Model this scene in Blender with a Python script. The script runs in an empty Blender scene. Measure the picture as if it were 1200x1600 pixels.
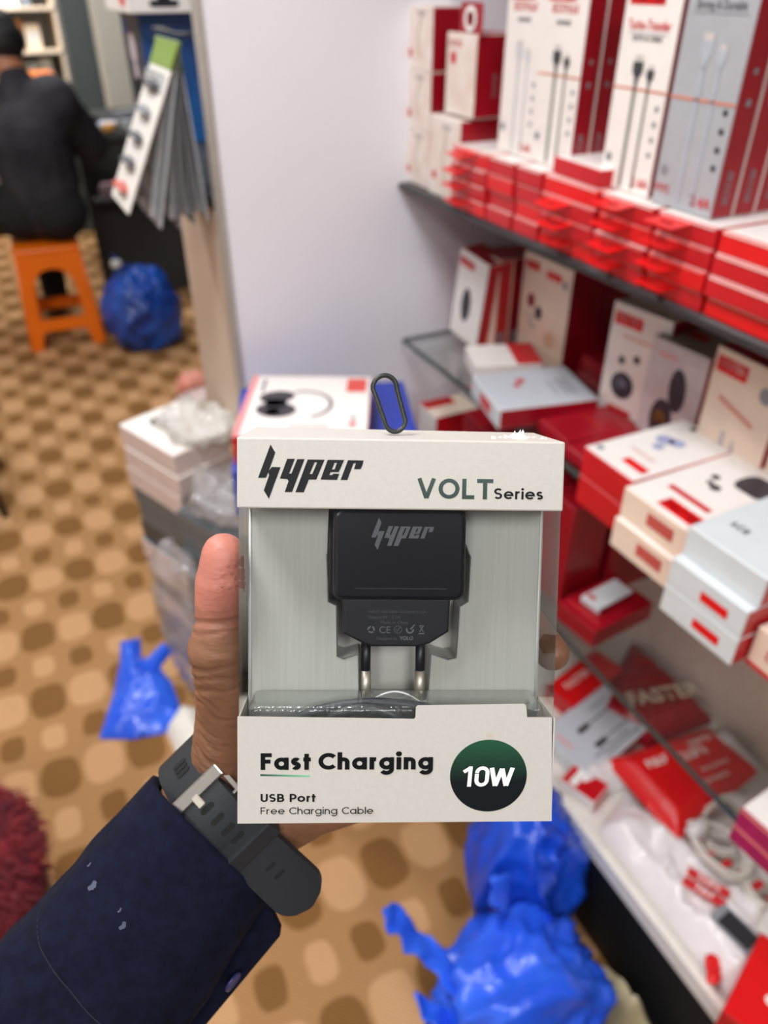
import bpy, bmesh, math, random
from mathutils import Vector, Matrix, noise, Euler
R = math.radians
random.seed(7)
SC = bpy.context.scene
COL = SC.collection

# ------------------------------------------------------------------ camera
cam_d = bpy.data.cameras.new('camera')
cam = bpy.data.objects.new('camera', cam_d); COL.objects.link(cam)
cam.location = (0, 0, 1.45); cam.rotation_euler = (R(55), 0, R(-25.8))
cam_d.sensor_fit = 'VERTICAL'; cam_d.sensor_height = 36; cam_d.lens = 27
cam_d.clip_start = .01
cam_d.dof.use_dof = True; cam_d.dof.focus_distance = .252; cam_d.dof.aperture_fstop = 9.0
SC.camera = cam
# ------------------------------------------------------------------ world and exposure
w = bpy.data.worlds.new('world'); SC.world = w; w.use_nodes = True
w.node_tree.nodes['Background'].inputs[0].default_value = (.9, .93, 1, 1)
w.node_tree.nodes['Background'].inputs[1].default_value = .35
SC.view_settings.view_transform = 'Standard'; SC.view_settings.look = 'None'
SC.view_settings.gamma = 1; SC.view_settings.use_curve_mapping = False
SC.view_settings.exposure = 0.0
LAMP_W = 29.0
SC.cycles.max_bounces = 8; SC.cycles.transparent_max_bounces = 16; SC.cycles.caustics_reflective = False; SC.cycles.caustics_refractive = False

# ------------------------------------------------------------------ materials
def lin(c):
    return tuple(((v/255)/12.92 if v <= 10 else (((v/255)+.055)/1.055)**2.4) for v in c)
MATS = {}
def pm(name, rgb, rough=.5, metal=0, spec=.5, var=.08, scale=40, bump=0, bscale=200, coat=0, stretch=(1, 1, 1), rgb2=None, sss=0, sheen=0):
    """procedural material: base colour varied by noise, optional bump"""
    if name in MATS: return MATS[name]
    m = bpy.data.materials.new(name); m.use_nodes = True; nt = m.node_tree; b = nt.nodes['Principled BSDF']
    c = lin(rgb); c2 = lin(rgb2) if rgb2 else tuple(v*(1-var) for v in c)
    tc = nt.nodes.new('ShaderNodeTexCoord'); mp = nt.nodes.new('ShaderNodeMapping'); mp.inputs['Scale'].default_value = stretch
    nt.links.new(tc.outputs['Object'], mp.inputs['Vector'])
    n = nt.nodes.new('ShaderNodeTexNoise'); n.inputs['Scale'].default_value = scale; n.inputs['Detail'].default_value = 3
    nt.links.new(mp.outputs[0], n.inputs['Vector'])
    r = nt.nodes.new('ShaderNodeValToRGB'); r.color_ramp.elements[0].color = (*c2, 1); r.color_ramp.elements[1].color = (*c, 1)
    r.color_ramp.elements[0].position = .35; r.color_ramp.elements[1].position = .65
    nt.links.new(n.outputs['Fac'], r.inputs[0]); nt.links.new(r.outputs[0], b.inputs['Base Color'])
    b.inputs['Roughness'].default_value = rough; b.inputs['Metallic'].default_value = metal
    b.inputs['Specular IOR Level'].default_value = spec; b.inputs['Coat Weight'].default_value = coat
    if sss: b.inputs['Subsurface Weight'].default_value = sss; b.inputs['Subsurface Radius'].default_value = (.01, .004, .002); b.inputs['Subsurface Scale'].default_value = .3
    if sheen: b.inputs['Sheen Weight'].default_value = sheen
    if bump:
        n2 = nt.nodes.new('ShaderNodeTexNoise'); n2.inputs['Scale'].default_value = bscale; n2.inputs['Detail'].default_value = 4
        nt.links.new(mp.outputs[0], n2.inputs['Vector'])
        bp = nt.nodes.new('ShaderNodeBump'); bp.inputs['Strength'].default_value = bump; bp.inputs['Distance'].default_value = .002
        nt.links.new(n2.outputs['Fac'], bp.inputs['Height']); nt.links.new(bp.outputs[0], b.inputs['Normal'])
    MATS[name] = m; return m
def film(name, tint=(1, 1, 1), ior=1.45, rough=.05, haze=0, bump=0, bscale=30, stretch=(1, 1, 1), hazec=(.8, .8, .8)):
    """thin clear plastic: see-through plus a fresnel sheen, a little milky haze"""
    if name in MATS: return MATS[name]
    m = bpy.data.materials.new(name); m.use_nodes = True; nt = m.node_tree; nt.nodes.clear()
    o = nt.nodes.new('ShaderNodeOutputMaterial'); t = nt.nodes.new('ShaderNodeBsdfTransparent'); t.inputs[0].default_value = (*tint, 1)
    g = nt.nodes.new('ShaderNodeBsdfGlossy'); g.inputs['Roughness'].default_value = rough
    f = nt.nodes.new('ShaderNodeFresnel')
    ge = nt.nodes.new('ShaderNodeNewGeometry'); io = nt.nodes.new('ShaderNodeMapRange'); io.inputs[3].default_value = ior; io.inputs[4].default_value = 1/ior
    nt.links.new(ge.outputs['Backfacing'], io.inputs[0]); nt.links.new(io.outputs[0], f.inputs['IOR'])
    d = nt.nodes.new('ShaderNodeBsdfDiffuse'); d.inputs[0].default_value = (*hazec, 1)
    mh = nt.nodes.new('ShaderNodeMixShader'); mh.inputs[0].default_value = haze
    nt.links.new(t.outputs[0], mh.inputs[1]); nt.links.new(d.outputs[0], mh.inputs[2])
    mx = nt.nodes.new('ShaderNodeMixShader'); nt.links.new(f.outputs[0], mx.inputs[0]); nt.links.new(mh.outputs[0], mx.inputs[1]); nt.links.new(g.outputs[0], mx.inputs[2])
    nt.links.new(mx.outputs[0], o.inputs[0])
    tc = nt.nodes.new('ShaderNodeTexCoord'); mp = nt.nodes.new('ShaderNodeMapping'); mp.inputs['Scale'].default_value = stretch
    n2 = nt.nodes.new('ShaderNodeTexNoise'); n2.inputs['Scale'].default_value = bscale
    nt.links.new(tc.outputs['Object'], mp.inputs[0]); nt.links.new(mp.outputs[0], n2.inputs['Vector'])
    bp = nt.nodes.new('ShaderNodeBump'); bp.inputs['Strength'].default_value = bump; bp.inputs['Distance'].default_value = .004
    nt.links.new(n2.outputs['Fac'], bp.inputs['Height'])
    nt.links.new(bp.outputs[0], g.inputs['Normal']); nt.links.new(bp.outputs[0], f.inputs['Normal'])
    MATS[name] = m; return m
def emis(name, rgb, k):
    m = bpy.data.materials.new(name); m.use_nodes = True; nt = m.node_tree; b = nt.nodes['Principled BSDF']
    b.inputs['Emission Color'].default_value = (*rgb, 1); b.inputs['Emission Strength'].default_value = k; return m
def ramp_y(name, rgb_a, rgb_b, axis, a0, a1, rough=.4):
    """printed colour gradient along one axis of the object"""
    m = bpy.data.materials.new(name); m.use_nodes = True; nt = m.node_tree; b = nt.nodes['Principled BSDF']
    tc = nt.nodes.new('ShaderNodeTexCoord'); sp = nt.nodes.new('ShaderNodeSeparateXYZ'); nt.links.new(tc.outputs['Object'], sp.inputs[0])
    mr = nt.nodes.new('ShaderNodeMapRange'); mr.inputs[1].default_value = a0; mr.inputs[2].default_value = a1; nt.links.new(sp.outputs[axis], mr.inputs[0])
    r = nt.nodes.new('ShaderNodeValToRGB'); r.color_ramp.elements[0].color = (*lin(rgb_a), 1); r.color_ramp.elements[1].color = (*lin(rgb_b), 1)
    nt.links.new(mr.outputs[0], r.inputs[0]); nt.links.new(r.outputs[0], b.inputs['Base Color']); b.inputs['Roughness'].default_value = rough; return m
def carpet_mat():
    m = bpy.data.materials.new('carpet'); m.use_nodes = True; nt = m.node_tree; N = nt.nodes; Lk = nt.links.new; b = N['Principled BSDF']
    def mth(op, a, bb=None, c=None):
        n = N.new('ShaderNodeMath'); n.operation = op
        for i, v in enumerate((a, bb, c)):
            if v is None: continue
            if isinstance(v, (int, float)): n.inputs[i].default_value = v
            else: Lk(v, n.inputs[i])
        return n.outputs[0]
    tc = N.new('ShaderNodeTexCoord'); nz = N.new('ShaderNodeTexNoise'); nz.inputs['Scale'].default_value = 9
    Lk(tc.outputs['Object'], nz.inputs['Vector'])
    sp = N.new('ShaderNodeSeparateXYZ'); Lk(tc.outputs['Object'], sp.inputs[0])
    x, y = sp.outputs[0], sp.outputs[1]
    wob = mth('MULTIPLY', mth('SUBTRACT', nz.outputs['Fac'], .5), .02)
    seam = mth('GREATER_THAN', mth('ADD', y, wob), 1.935)
    u = mth('DIVIDE', mth('ADD', mth('ADD', mth('SUBTRACT', x, .002), wob), mth('MULTIPLY', seam, .047)), .0925)
    v = mth('DIVIDE', mth('ADD', mth('SUBTRACT', y, 1.745), wob), .122)
    ru, rv = mth('ROUND', u), mth('ROUND', v)
    du, dv = mth('ABSOLUTE', mth('SUBTRACT', u, ru)), mth('ABSOLUTE', mth('SUBTRACT', v, rv))
    dist = mth('POWER', mth('ADD', mth('POWER', du, 3), mth('POWER', dv, 3)), .3333)
    odd = mth('ABSOLUTE', mth('MODULO', rv, 2)); par = mth('ABSOLUTE', mth('MODULO', mth('ADD', ru, rv), 2))
    size = mth('SUBTRACT', .45, mth('MULTIPLY', odd, .155))
    ins = N.new('ShaderNodeMapRange'); ins.interpolation_type = 'SMOOTHSTEP'
    Lk(mth('SUBTRACT', dist, size), ins.inputs[0]); ins.inputs[1].default_value = .035; ins.inputs[2].default_value = -.035
    # dark at (even row, even col); at odd rows light there
    c1 = N.new('ShaderNodeMix'); c1.data_type = 'RGBA'; Lk(par, c1.inputs[0])
    c1.inputs[6].default_value = (*lin((140, 98, 54)), 1); c1.inputs[7].default_value = (*lin((212, 164, 118)), 1)
    c2 = N.new('ShaderNodeMix'); c2.data_type = 'RGBA'; Lk(ins.outputs[0], c2.inputs[0])
    c2.inputs[6].default_value = (*lin((182, 136, 90)), 1); Lk(c1.outputs[2], c2.inputs[7])
    # weave relief
    wv = N.new('ShaderNodeTexWave'); wv.inputs['Scale'].default_value = 70; wv.inputs['Distortion'].default_value = 2; wv.bands_direction = 'DIAGONAL'
    Lk(tc.outputs['Object'], wv.inputs['Vector'])
    hs = N.new('ShaderNodeMix'); hs.data_type = 'RGBA'; hs.blend_type = 'MULTIPLY'; hs.inputs[0].default_value = .22
    Lk(c2.outputs[2], hs.inputs[6]); Lk(wv.outputs['Color'], hs.inputs[7]); Lk(hs.outputs[2], b.inputs['Base Color'])
    bp = N.new('ShaderNodeBump'); bp.inputs['Strength'].default_value = .4; bp.inputs['Distance'].default_value = .003
    Lk(wv.outputs['Fac'], bp.inputs['Height']); Lk(bp.outputs[0], b.inputs['Normal'])
    b.inputs['Roughness'].default_value = .9; b.inputs['Specular IOR Level'].default_value = .15
    return m

M_WHITE = pm('white_card', (240, 232, 226), .45, var=.04)
M_CREAM = pm('cream_card', (238, 214, 194), .45, var=.05)
M_MARBLE = pm('marbled_card', (240, 232, 224), .4, rgb2=(222, 202, 190), scale=14)
M_GREYC = pm('grey_card', (172, 173, 178), .4, var=.05)
M_LGREY = pm('light_grey_card', (198, 200, 208), .4, var=.05)
M_SILVER = pm('pale_grey_card', (214, 218, 220), .4, var=.05)
M_RED = pm('red_card', (205, 22, 34), .32, var=.14, scale=18)
M_DRED = pm('deep_red_card', (165, 16, 34), .32, var=.15, scale=18)
M_BRED = pm('bright_red_print', (226, 20, 24), .35, var=.05)
M_PURP = pm('magenta_card', (170, 20, 80), .35, var=.15)
M_INK = pm('black_print', (40, 40, 44), .5)
M_INKG = pm('grey_print', (140, 140, 146), .5)
M_INKW = pm('white_print', (245, 240, 236), .5, var=.02)
M_INKR = pm('red_print', (205, 40, 45), .5)
M_PICK = pm('dark_picture_print', (62, 56, 64), .45, var=.3, scale=60)
M_PICB = pm('lilac_picture_print', (168, 170, 204), .45, var=.12, scale=60)
M_PICO = pm('gold_picture_print', (190, 130, 60), .45, var=.35, scale=80)
M_BLACK = pm('black_plastic', (20, 20, 24), .35)
M_METAL = pm('steel', (206, 198, 184), .45, metal=.75, var=.05)

# ------------------------------------------------------------------ object helpers
def tag(o, label=None, cat=None, group=None, kind=None):
    if label: o['label'] = label
    if cat: o['category'] = cat
    if group: o['group'] = group
    if kind: o['kind'] = kind
    return o
def empty(name, loc=(0, 0, 0), rot=None, label=None, cat=None, group=None):
    o = bpy.data.objects.new(name, None); COL.objects.link(o); o.location = loc; o.empty_display_size = .02
    if rot is not None: o.rotation_euler = rot
    return tag(o, label, cat, group)
def obj(name, me, parent=None, mats=None, smooth=False):
    if mats is not None:
        if len(me.materials): me.materials.clear()
        for m in (mats if isinstance(mats, (list, tuple)) else [mats]): me.materials.append(m)
    if smooth:
        for p in me.polygons: p.use_smooth = True
    o = bpy.data.objects.new(name, me); COL.objects.link(o)
    if parent: o.parent = parent
    return o
def mesh(name, v, f, mi=None):
    me = bpy.data.meshes.new(name); me.from_pydata(v, [], f); me.update()
    if mi:
        for p, i in zip(me.polygons, mi): p.material_index = i
    return me
def from_bm(name, bm):
    me = bpy.data.meshes.new(name); bm.to_mesh(me); bm.free(); return me
def box_me(name, lo, hi, bevel=0, seg=1, facemats=None):
    """facemats order: -x +x -y +y bottom top"""
    (a, b, c), (d, e, f) = lo, hi
    bm = bmesh.new()
    v = [bm.verts.new(p) for p in ((a, b, c), (d, b, c), (d, e, c), (a, e, c), (a, b, f), (d, b, f), (d, e, f), (a, e, f))]
    fs = [(0, 4, 7, 3), (1, 2, 6, 5), (0, 1, 5, 4), (3, 7, 6, 2), (0, 3, 2, 1), (4, 5, 6, 7)]
    for i, q in enumerate(fs):
        fc = bm.faces.new([v[k] for k in q]); fc.material_index = facemats[i] if facemats else 0
    if bevel: bmesh.ops.bevel(bm, geom=bm.edges[:], offset=bevel, segments=seg, affect='EDGES', profile=.6)
    return from_bm(name, bm)
def join_me(name, mes):
    bm = bmesh.new()
    for m in mes: bm.from_mesh(m)
    return from_bm(name, bm)
def tube_me(name, pts, r, seg=8, closed=False, cap=True, flat=None):
    """round tube, or a flat band when flat=(axis, half width along it)"""
    pts = [Vector(p) for p in pts]; n = len(pts); v = []; f = []
    up = Vector((0, 0, 1)) if not flat else Vector(flat[0])
    for i, p in enumerate(pts):
        a = pts[(i-1) % n] if closed or i else p; b = pts[(i+1) % n] if closed or i < n-1 else p
        t = (b-a).normalized()
        s = t.cross(up)
        if s.length < 1e-4: s = t.cross(Vector((1, 0, 0)))
        s.normalize(); q = s.cross(t).normalized()
        rr = r[i] if isinstance(r, (list, tuple)) else r
        for k in range(seg):
            an = 2*math.pi*(k+.5)/seg
            if flat:
                cs, sn = math.cos(an), math.sin(an); e = .5
                v.append(p+s*rr*math.copysign(abs(cs)**e, cs)+q*flat[1]*math.copysign(abs(sn)**e, sn))
            else: v.append(p+s*rr*math.cos(an)+q*rr*math.sin(an))
    for i in range(n if closed else n-1):
        j = (i+1) % n
        for k in range(seg): f.append((i*seg+k, i*seg+(k+1) % seg, j*seg+(k+1) % seg, j*seg+k))
    if cap and not closed:
        f.append(tuple(reversed(range(seg)))); f.append(tuple((n-1)*seg+k for k in range(seg)))
    me = mesh(name, v, f)
    for p in me.polygons: p.use_smooth = True
    return me
def lathe_me(name, prof, seg=20, sx=1, sy=1):
    v = []; f = []
    for r, z in prof:
        for k in range(seg): a = 2*math.pi*k/seg; v.append((r*math.cos(a)*sx, r*math.sin(a)*sy, z))
    for i in range(len(prof)-1):
        for k in range(seg): f.append((i*seg+k, i*seg+(k+1) % seg, (i+1)*seg+(k+1) % seg, (i+1)*seg+k))
    f.append(tuple(reversed(range(seg)))); f.append(tuple((len(prof)-1)*seg+k for k in range(seg)))
    me = mesh(name, v, f)
    for p in me.polygons: p.use_smooth = True
    return me
def eval_me(o, name):
    dg = bpy.context.evaluated_depsgraph_get(); dg.update()
    me = bpy.data.meshes.new_from_object(o.evaluated_get(dg)); me.name = name
    d = o.data; bpy.data.objects.remove(o)
    if isinstance(d, bpy.types.Mesh): bpy.data.meshes.remove(d)
    else: bpy.data.curves.remove(d)
    me.materials.clear(); return me
def plate_me(name, outlines, thick=0, fill='BOTH'):
    """flat plate (xy outlines, even-odd holes), thickness centred on z=0"""
    cu = bpy.data.curves.new('c', 'CURVE'); cu.dimensions = '2D'; cu.fill_mode = fill; cu.extrude = thick/2
    for ol in outlines:
        s = cu.splines.new('POLY'); s.points.add(len(ol)-1); s.use_cyclic_u = True
        for p, q in zip(s.points, ol): p.co = (q[0], q[1], 0, 1)
    o = bpy.data.objects.new('c', cu); COL.objects.link(o); return eval_me(o, name)
def _arc(cx, cy, rx, ry, a0, a1, n=18): return [(cx+rx*math.cos(R(a0+(a1-a0)*k/n)), cy+ry*math.sin(R(a0+(a1-a0)*k/n))) for k in range(n+1)]
def glyph(c, w):
    """single-line geometric letters, cap height 1: (strokes, dots, width)"""
    h = w/2; X = .74; r = (X-w)/2; T = 1-h
    if c == 'F': return [[(h, 0), (h, 1)], [(0, T), (.56, T)], [(0, .5), (.5, .5)]], [], .56
    if c == 'a': return [_arc(r+h, X/2, r, r, 0, 360, 28), [(2*r+h, 0), (2*r+h, X)]], [], X
    if c == 'b': return [_arc(r+h, X/2, r, r, 0, 360, 28), [(h, 0), (h, 1.04)]], [], X
    if c == 'o': return [_arc(r+h, X/2, r, r, 0, 360, 28)], [], X
    if c == 'e': return [_arc(r+h, X/2, r, r, 0, 318, 26), [(h, X/2), (2*r+w, X/2)]], [], X
    if c == 'g': return [_arc(r+h, X/2, r, r, 0, 360, 28), [(2*r+h, X), (2*r+h, 0.02)]+_arc(r+h, .02, r, r*.88, 0, -150, 14)], [], X
    if c == 's': q = (X-w)/4; return [_arc(.25, X-h-q, .25-h, q, 35, 270, 14)+_arc(.25, h+q, .25-h, q, 90, -145, 14)[1:]], [], .5
    if c == 'S': q = (1-w)/4; return [_arc(.31, 1-h-q, .31-h, q, 30, 270, 16)+_arc(.31, h+q, .31-h, q, 90, -150, 16)[1:]], [], .62
    if c == 't': return [[(.17, 0.0), (.17, .96)], [(0, X-h), (.38, X-h)]], [], .38
    if c == 'r': return [[(h, 0), (h, X)], _arc(.30, X-.30, .30-h, .30-h, 180, 80, 10)], [], .36
    if c == 'h': return [[(h, 0), (h, 1.04)], _arc(.30, X-.30, .30-h, .30-h, 180, 0, 14)+[(.60-h, 0)]], [], .60
    if c == 'n': return [[(h, 0), (h, X)], _arc(.30, X-.30, .30-h, .30-h, 180, 0, 14)+[(.60-h, 0)]], [], .60
    if c == 'i': return [[(h, 0), (h, X)]], [(h, .93, w*.66)], w
    if c == 'l': return [[(h, 0), (h, 1.04)]], [], w
    if c == 'C': return [_arc(.5, .5, .5-h, .5-h, 42, 318, 28)], [], .82
    if c == 'U': return [[(h, 1), (h, .34)]+_arc(.34, .34, .34-h, .34-h, 180, 360, 18)+[(.68-h, 1)]], [], .68
    if c == 'P': return [[(h, 0), (h, 1)], [(0, T), (.34, T)]+_arc(.34, T-.25, .26-h*.5, .25, 90, -90, 12)+[(0, T-.5)]], [], .60
    if c == 'B': return [[(h, 0), (h, 1)], [(0, T), (.34, T)]+_arc(.34, .75-h*.5+.0, .24-h*.5, .25-h*.5, 90, -90, 12)+[(0, .5)], [(.3, .5), (.36, .5)]+_arc(.36, .25+h*.5, .27-h*.5, .25-h*.5, 90, -90, 12)+[(0, h)]], [], .64
    if c == 'V': return [[(h, 1.0), (.43, 0.02)], [(.43, 0.02), (.86-h, 1.0)]], [], .86
    if c == 'O': return [_arc(.48, .5, .48-h, .5-h, 0, 360, 32)], [], .96
    if c == 'L': return [[(h, 1), (h, 0)], [(0, h), (.56, h)]], [], .56
    if c == 'T': return [[(0, T), (.74, T)], [(.37, 1), (.37, 0)]], [], .74
    if c == '1': return [[(.28, 0), (.28, 1)], [(0, .72), (.28, .93)]], [], .28+h
    if c == '0': return [[(h, .64), (h, .36)]+_arc(.31, .33, .31-h, .33-h, 180, 360, 16)+[(.62-h, .67)]+_arc(.31, .67, .31-h, .33-h, 0, 180, 16)], [], .62
    if c == 'W': return [[(h, .9), (.27, .03)], [(.27, .03), (.47, .86)], [(.47, .86), (.67, .03)], [(.67, .03), (.94-h, .9)]], [], .94
    return [], [], .3
def stroke_me(s_, w, gap=.12):
    v = []; f = []; x = 0; zk = 0
    for c in s_:
        st_, dots, wd = glyph(c, w)
        for pl in st_:
            zk += .012; n = len(pl); b = len(v); cl = math.hypot(pl[0][0]-pl[-1][0], pl[0][1]-pl[-1][1]) < 1e-4
            for k in range(n):
                a, d = (pl[k-1] if k else (pl[-2] if cl else pl[0])), (pl[k+1] if k < n-1 else (pl[1] if cl else pl[-1]))
                tx, ty = d[0]-a[0], d[1]-a[1]; L_ = math.hypot(tx, ty) or 1
                nx, ny = -ty/L_*w/2, tx/L_*w/2
                v += [(x+pl[k][0]+nx, pl[k][1]+ny, zk), (x+pl[k][0]-nx, pl[k][1]-ny, zk)]
            for k in range(n-1): f.append((b+2*k, b+2*k+1, b+2*k+3, b+2*k+2))
        for cx, cy, rr in dots:
            b = len(v); v += [(x+p[0], p[1], 0) for p in disc(cx, cy, rr)]; f.append(tuple(range(b, b+20)))
        x += wd+gap
    return mesh('lettering', v, f)
TXT = {}
def text_me(s, h, bold=0, sx=1, shear=0, align='CENTER', space=1):
    key = (s, h, bold, sx, shear, align, space)
    if key in TXT: return TXT[key].copy()
    cu = bpy.data.curves.new('t', 'FONT'); cu.body = s; cu.size = h/.729; cu.offset = bold*h; cu.shear = shear; cu.resolution_u = 3
    cu.align_x = align; cu.space_character = space
    o = bpy.data.objects.new('t', cu); COL.objects.link(o); me = eval_me(o, 'lettering')
    for v in me.vertices: v.co.x *= sx
    TXT[key] = me; return me.copy()
def disc(cx, cy, rx, ry=None, n=20, rot=0):
    ry = ry or rx; c, s_ = math.cos(rot), math.sin(rot)
    return [(cx+rx*math.cos(2*math.pi*k/n)*c-ry*math.sin(2*math.pi*k/n)*s_, cy+rx*math.cos(2*math.pi*k/n)*s_+ry*math.sin(2*math.pi*k/n)*c) for k in range(n)]
def rrect(x0, y0, x1, y1, r, n=4):
    out = []
    for cx, cy, a0 in ((x1-r, y0+r, -90), (x1-r, y1-r, 0), (x0+r, y1-r, 90), (x0+r, y0+r, 180)):
        for k in range(n+1):
            a = R(a0+90*k/n); out.append((cx+r*math.cos(a), cy+r*math.sin(a)))
    return out
def rect(x0, y0, x1, y1): return [(x0, y0), (x1, y0), (x1, y1), (x0, y1)]
def polys_me(name, polys):
    v = []; f = []
    for p in polys:
        f.append(tuple(range(len(v), len(v)+len(p)))); v += [(a, b, 0) for a, b in p]
    return mesh(name, v, f)
def cones_me(name, cones, voxel, smooth=4, seg=14):
    """one continuous surface from tapered limbs: (p, r, p2, r2)"""
    bm = bmesh.new()
    for p, r1, q, r2 in cones:
        p, q = Vector(p), Vector(q); d = q-p; L = d.length
        rot = d.to_track_quat('Z', 'Y').to_matrix().to_4x4() if L > 1e-6 else Matrix()
        prof = [(r1*math.cos(a), r1*math.sin(a)) for a in [R(x) for x in (-88, -60, -35, -12)]] + [(r2*math.cos(a), L+r2*math.sin(a)) for a in [R(x) for x in (12, 35, 60, 88)]]
        me = lathe_me('x', prof, seg); me.transform(Matrix.Translation(p) @ rot); bm.from_mesh(me); bpy.data.meshes.remove(me)
    o = bpy.data.objects.new('x', from_bm('x', bm)); COL.objects.link(o)
    m = o.modifiers.new('r', 'REMESH'); m.mode = 'VOXEL'; m.voxel_size = voxel
    if smooth: s = o.modifiers.new('s', 'SMOOTH'); s.iterations = smooth; s.factor = .5
    me = eval_me(o, name)
    for p in me.polygons: p.use_smooth = True
    return me
def fold(p, f, seed, octs=3):
    q = Vector((p[0]*f+seed*7.1, p[1]*f-seed*3.3, p[2]*f+seed*1.7)); a = 1; t = 0
    for _ in range(octs):
        t += a*(1-2*abs(noise.noise(q))); q = q*2.1+Vector((3.1, 1.7, 5.3)); a *= .6
    return t/1.96
def crease(p, f, seed, octs=3):
    q = Vector((p[0]*f+seed*7.1, p[1]*f-seed*3.3, p[2]*f+seed*1.7)); a = 1; t = 0
    for _ in range(octs):
        t += a*(max(0, 1-3.2*abs(noise.noise(q)))**1.5+.6*noise.noise(q*.7)); q = q*1.9+Vector((3.1, 1.7, 5.3)); a *= .62
    return t/1.6-.25
def blob_me(name, rad, seed, amp, f=9, sub=5, zf=0.0, shape=2.0, taper=0, fn=None, an=(1, 1, 1)):
    """crumpled plastic bag: creased blob standing on z=0"""
    bm = bmesh.new(); bmesh.ops.create_icosphere(bm, subdivisions=sub, radius=1)
    for v in bm.verts:
        n = v.co.copy(); k = (abs(n.x)**shape+abs(n.y)**shape+abs(n.z)**shape)**(-1/shape); n = n*k
        tp = 1-taper*max(0, n.z)
        p = Vector((n.x*rad[0]*tp, n.y*rad[1]*tp, n.z*rad[2]))
        p += v.co*amp*(fn or fold)((p.x*an[0], p.y*an[1], p.z*an[2]), f, seed)
        p.z = max(p.z+rad[2]*(1-zf), .001+.002*abs(noise.noise(p*20)))
        v.co = p
    me = from_bm(name, bm)
    for p in me.polygons: p.use_smooth = True
    return me
def pip(x, y, pl):
    c = False; j = len(pl)-1
    for i in range(len(pl)):
        if (pl[i][1] > y) != (pl[j][1] > y) and x < (pl[j][0]-pl[i][0])*(y-pl[i][1])/(pl[j][1]-pl[i][1])+pl[i][0]: c = not c
        j = i
    return c
def edist(x, y, pl):
    best = (9, None)
    for i in range(len(pl)):
        a, b = pl[i-1], pl[i]; dx, dy = b[0]-a[0], b[1]-a[1]; t = max(0, min(1, ((x-a[0])*dx+(y-a[1])*dy)/(dx*dx+dy*dy+1e-12)))
        q = (a[0]+t*dx, a[1]+t*dy); d = math.hypot(x-q[0], y-q[1])
        if d < best[0]: best = (d, q)
    return best
def puffy_me(name, outline, h, cell, seed, amp=.3, f=18, edge=.03, aniso=None, z0=.0015):
    """a bag or cloth lying flat: outline in xy, swelling to h, creased"""
    x0, x1 = min(p[0] for p in outline), max(p[0] for p in outline); y0, y1 = min(p[1] for p in outline), max(p[1] for p in outline)
    nx, ny = int((x1-x0)/cell)+2, int((y1-y0)/cell)+2; idx = {}; v = []; f_ = []
    for i in range(nx):
        for j in range(ny):
            x, y = x0+i*cell, y0+j*cell; d, q = edist(x, y, outline); ins = pip(x, y, outline)
            if not ins and d > cell*.75: continue
            if not ins or d < cell*.5: x, y = q; d = 0
            s = min(1, d/edge)**.6; pp = (x, y, 0) if not aniso else (x*aniso[0]+y*aniso[1], (y*aniso[0]-x*aniso[1])*aniso[2], 0)
            z = z0+h*s*(1-amp+amp*fold(pp, f, seed))
            idx[i, j] = len(v); v.append((x, y, max(z0, z)))
    for i in range(nx):
        for j in range(ny):
            q = [idx.get(k) for k in ((i, j), (i+1, j), (i+1, j+1), (i, j+1))]
            if None not in q: f_.append(tuple(q))
    me = mesh(name, v, f_)
    for p in me.polygons: p.use_smooth = True
    return me

# ------------------------------------------------------------------ room shell
def struct(name, me, m): return tag(obj(name, me, None, m), kind='structure')
M_WALL = pm('white_panel', (243, 241, 246), .4, var=.03, scale=3)
struct('floor', box_me('floor', (-2.4, -1.7, -.05), (2.0, 7.0, 0)), carpet_mat())
struct('ceiling', box_me('ceiling', (-2.4, -1.7, 2.8), (2.0, 7.0, 2.85)), pm('ceiling_paint', (236, 236, 234), .8))
struct('wall_left', box_me('wall', (-2.45, -1.7, 0), (-2.4, 7.0, 2.8)), pm('wall_paint', (232, 230, 226), .7))
struct('wall_right', box_me('wall', (1.06, -1.7, 0), (1.1, 1.32, 2.8)), M_WALL)
struct('wall_back', box_me('wall', (-2.4, -1.75, 0), (2.0, -1.7, 2.8)), pm('wall_paint_back', (48, 47, 50), .7))
struct('wall_far', box_me('wall', (-2.4, 7.0, 0), (2.0, 7.05, 2.8)), pm('wall_far_paint', (70, 76, 76), .7))
struct('wall_side', box_me('wall', (2.0, 1.3, 0), (2.05, 7.0, 2.8)), MATS['wall_far_paint'])
struct('wall_end', box_me('wall', (.333, 1.285, 0), (1.06, 1.315, 2.8), .001), M_WALL)
struct('trim_1', box_me('trim', (.326, 1.282, 0), (.333, 1.318, 2.8)), pm('edge_trim', (176, 168, 160), .5))

# ------------------------------------------------------------------ ceiling lights (out of frame, the room's own lamps)
for i, (x, y, p) in enumerate(((-.15, -1.3, .85), (-.45, 2.3, 1.0), (.25, 4.6, 1.3), (-1.3, -1.25, .85), (-.35, .6, 1.1))):
    t = empty('ceiling_light', (x, y, 2.8), None, 'square white ceiling light panel ' + ['by the dark back wall near the shelves', 'above the carpet by the white wall end', 'above the far desk', 'by the dark back wall away from the shelves', 'above the aisle along the shelves'][i], 'light')
    obj('frame', box_me('frame', (-.31, -.31, -.03), (.31, .31, 0), .004), t, M_WHITE)
    obj('diffuser', box_me('diffuser', (-.28, -.28, -.034), (.28, .28, -.028)), t, MATS.setdefault('diffuser', emis('diffuser', (.96, .98, 1), 3.0)))
    L = bpy.data.lights.new('lamp', 'AREA'); L.size = .56; L.energy = LAMP_W*p; L.color = (.95, .98, 1)
    lo = bpy.data.objects.new('lamp', L); COL.objects.link(lo); lo.parent = t; lo.location = (0, 0, -.04)

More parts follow.
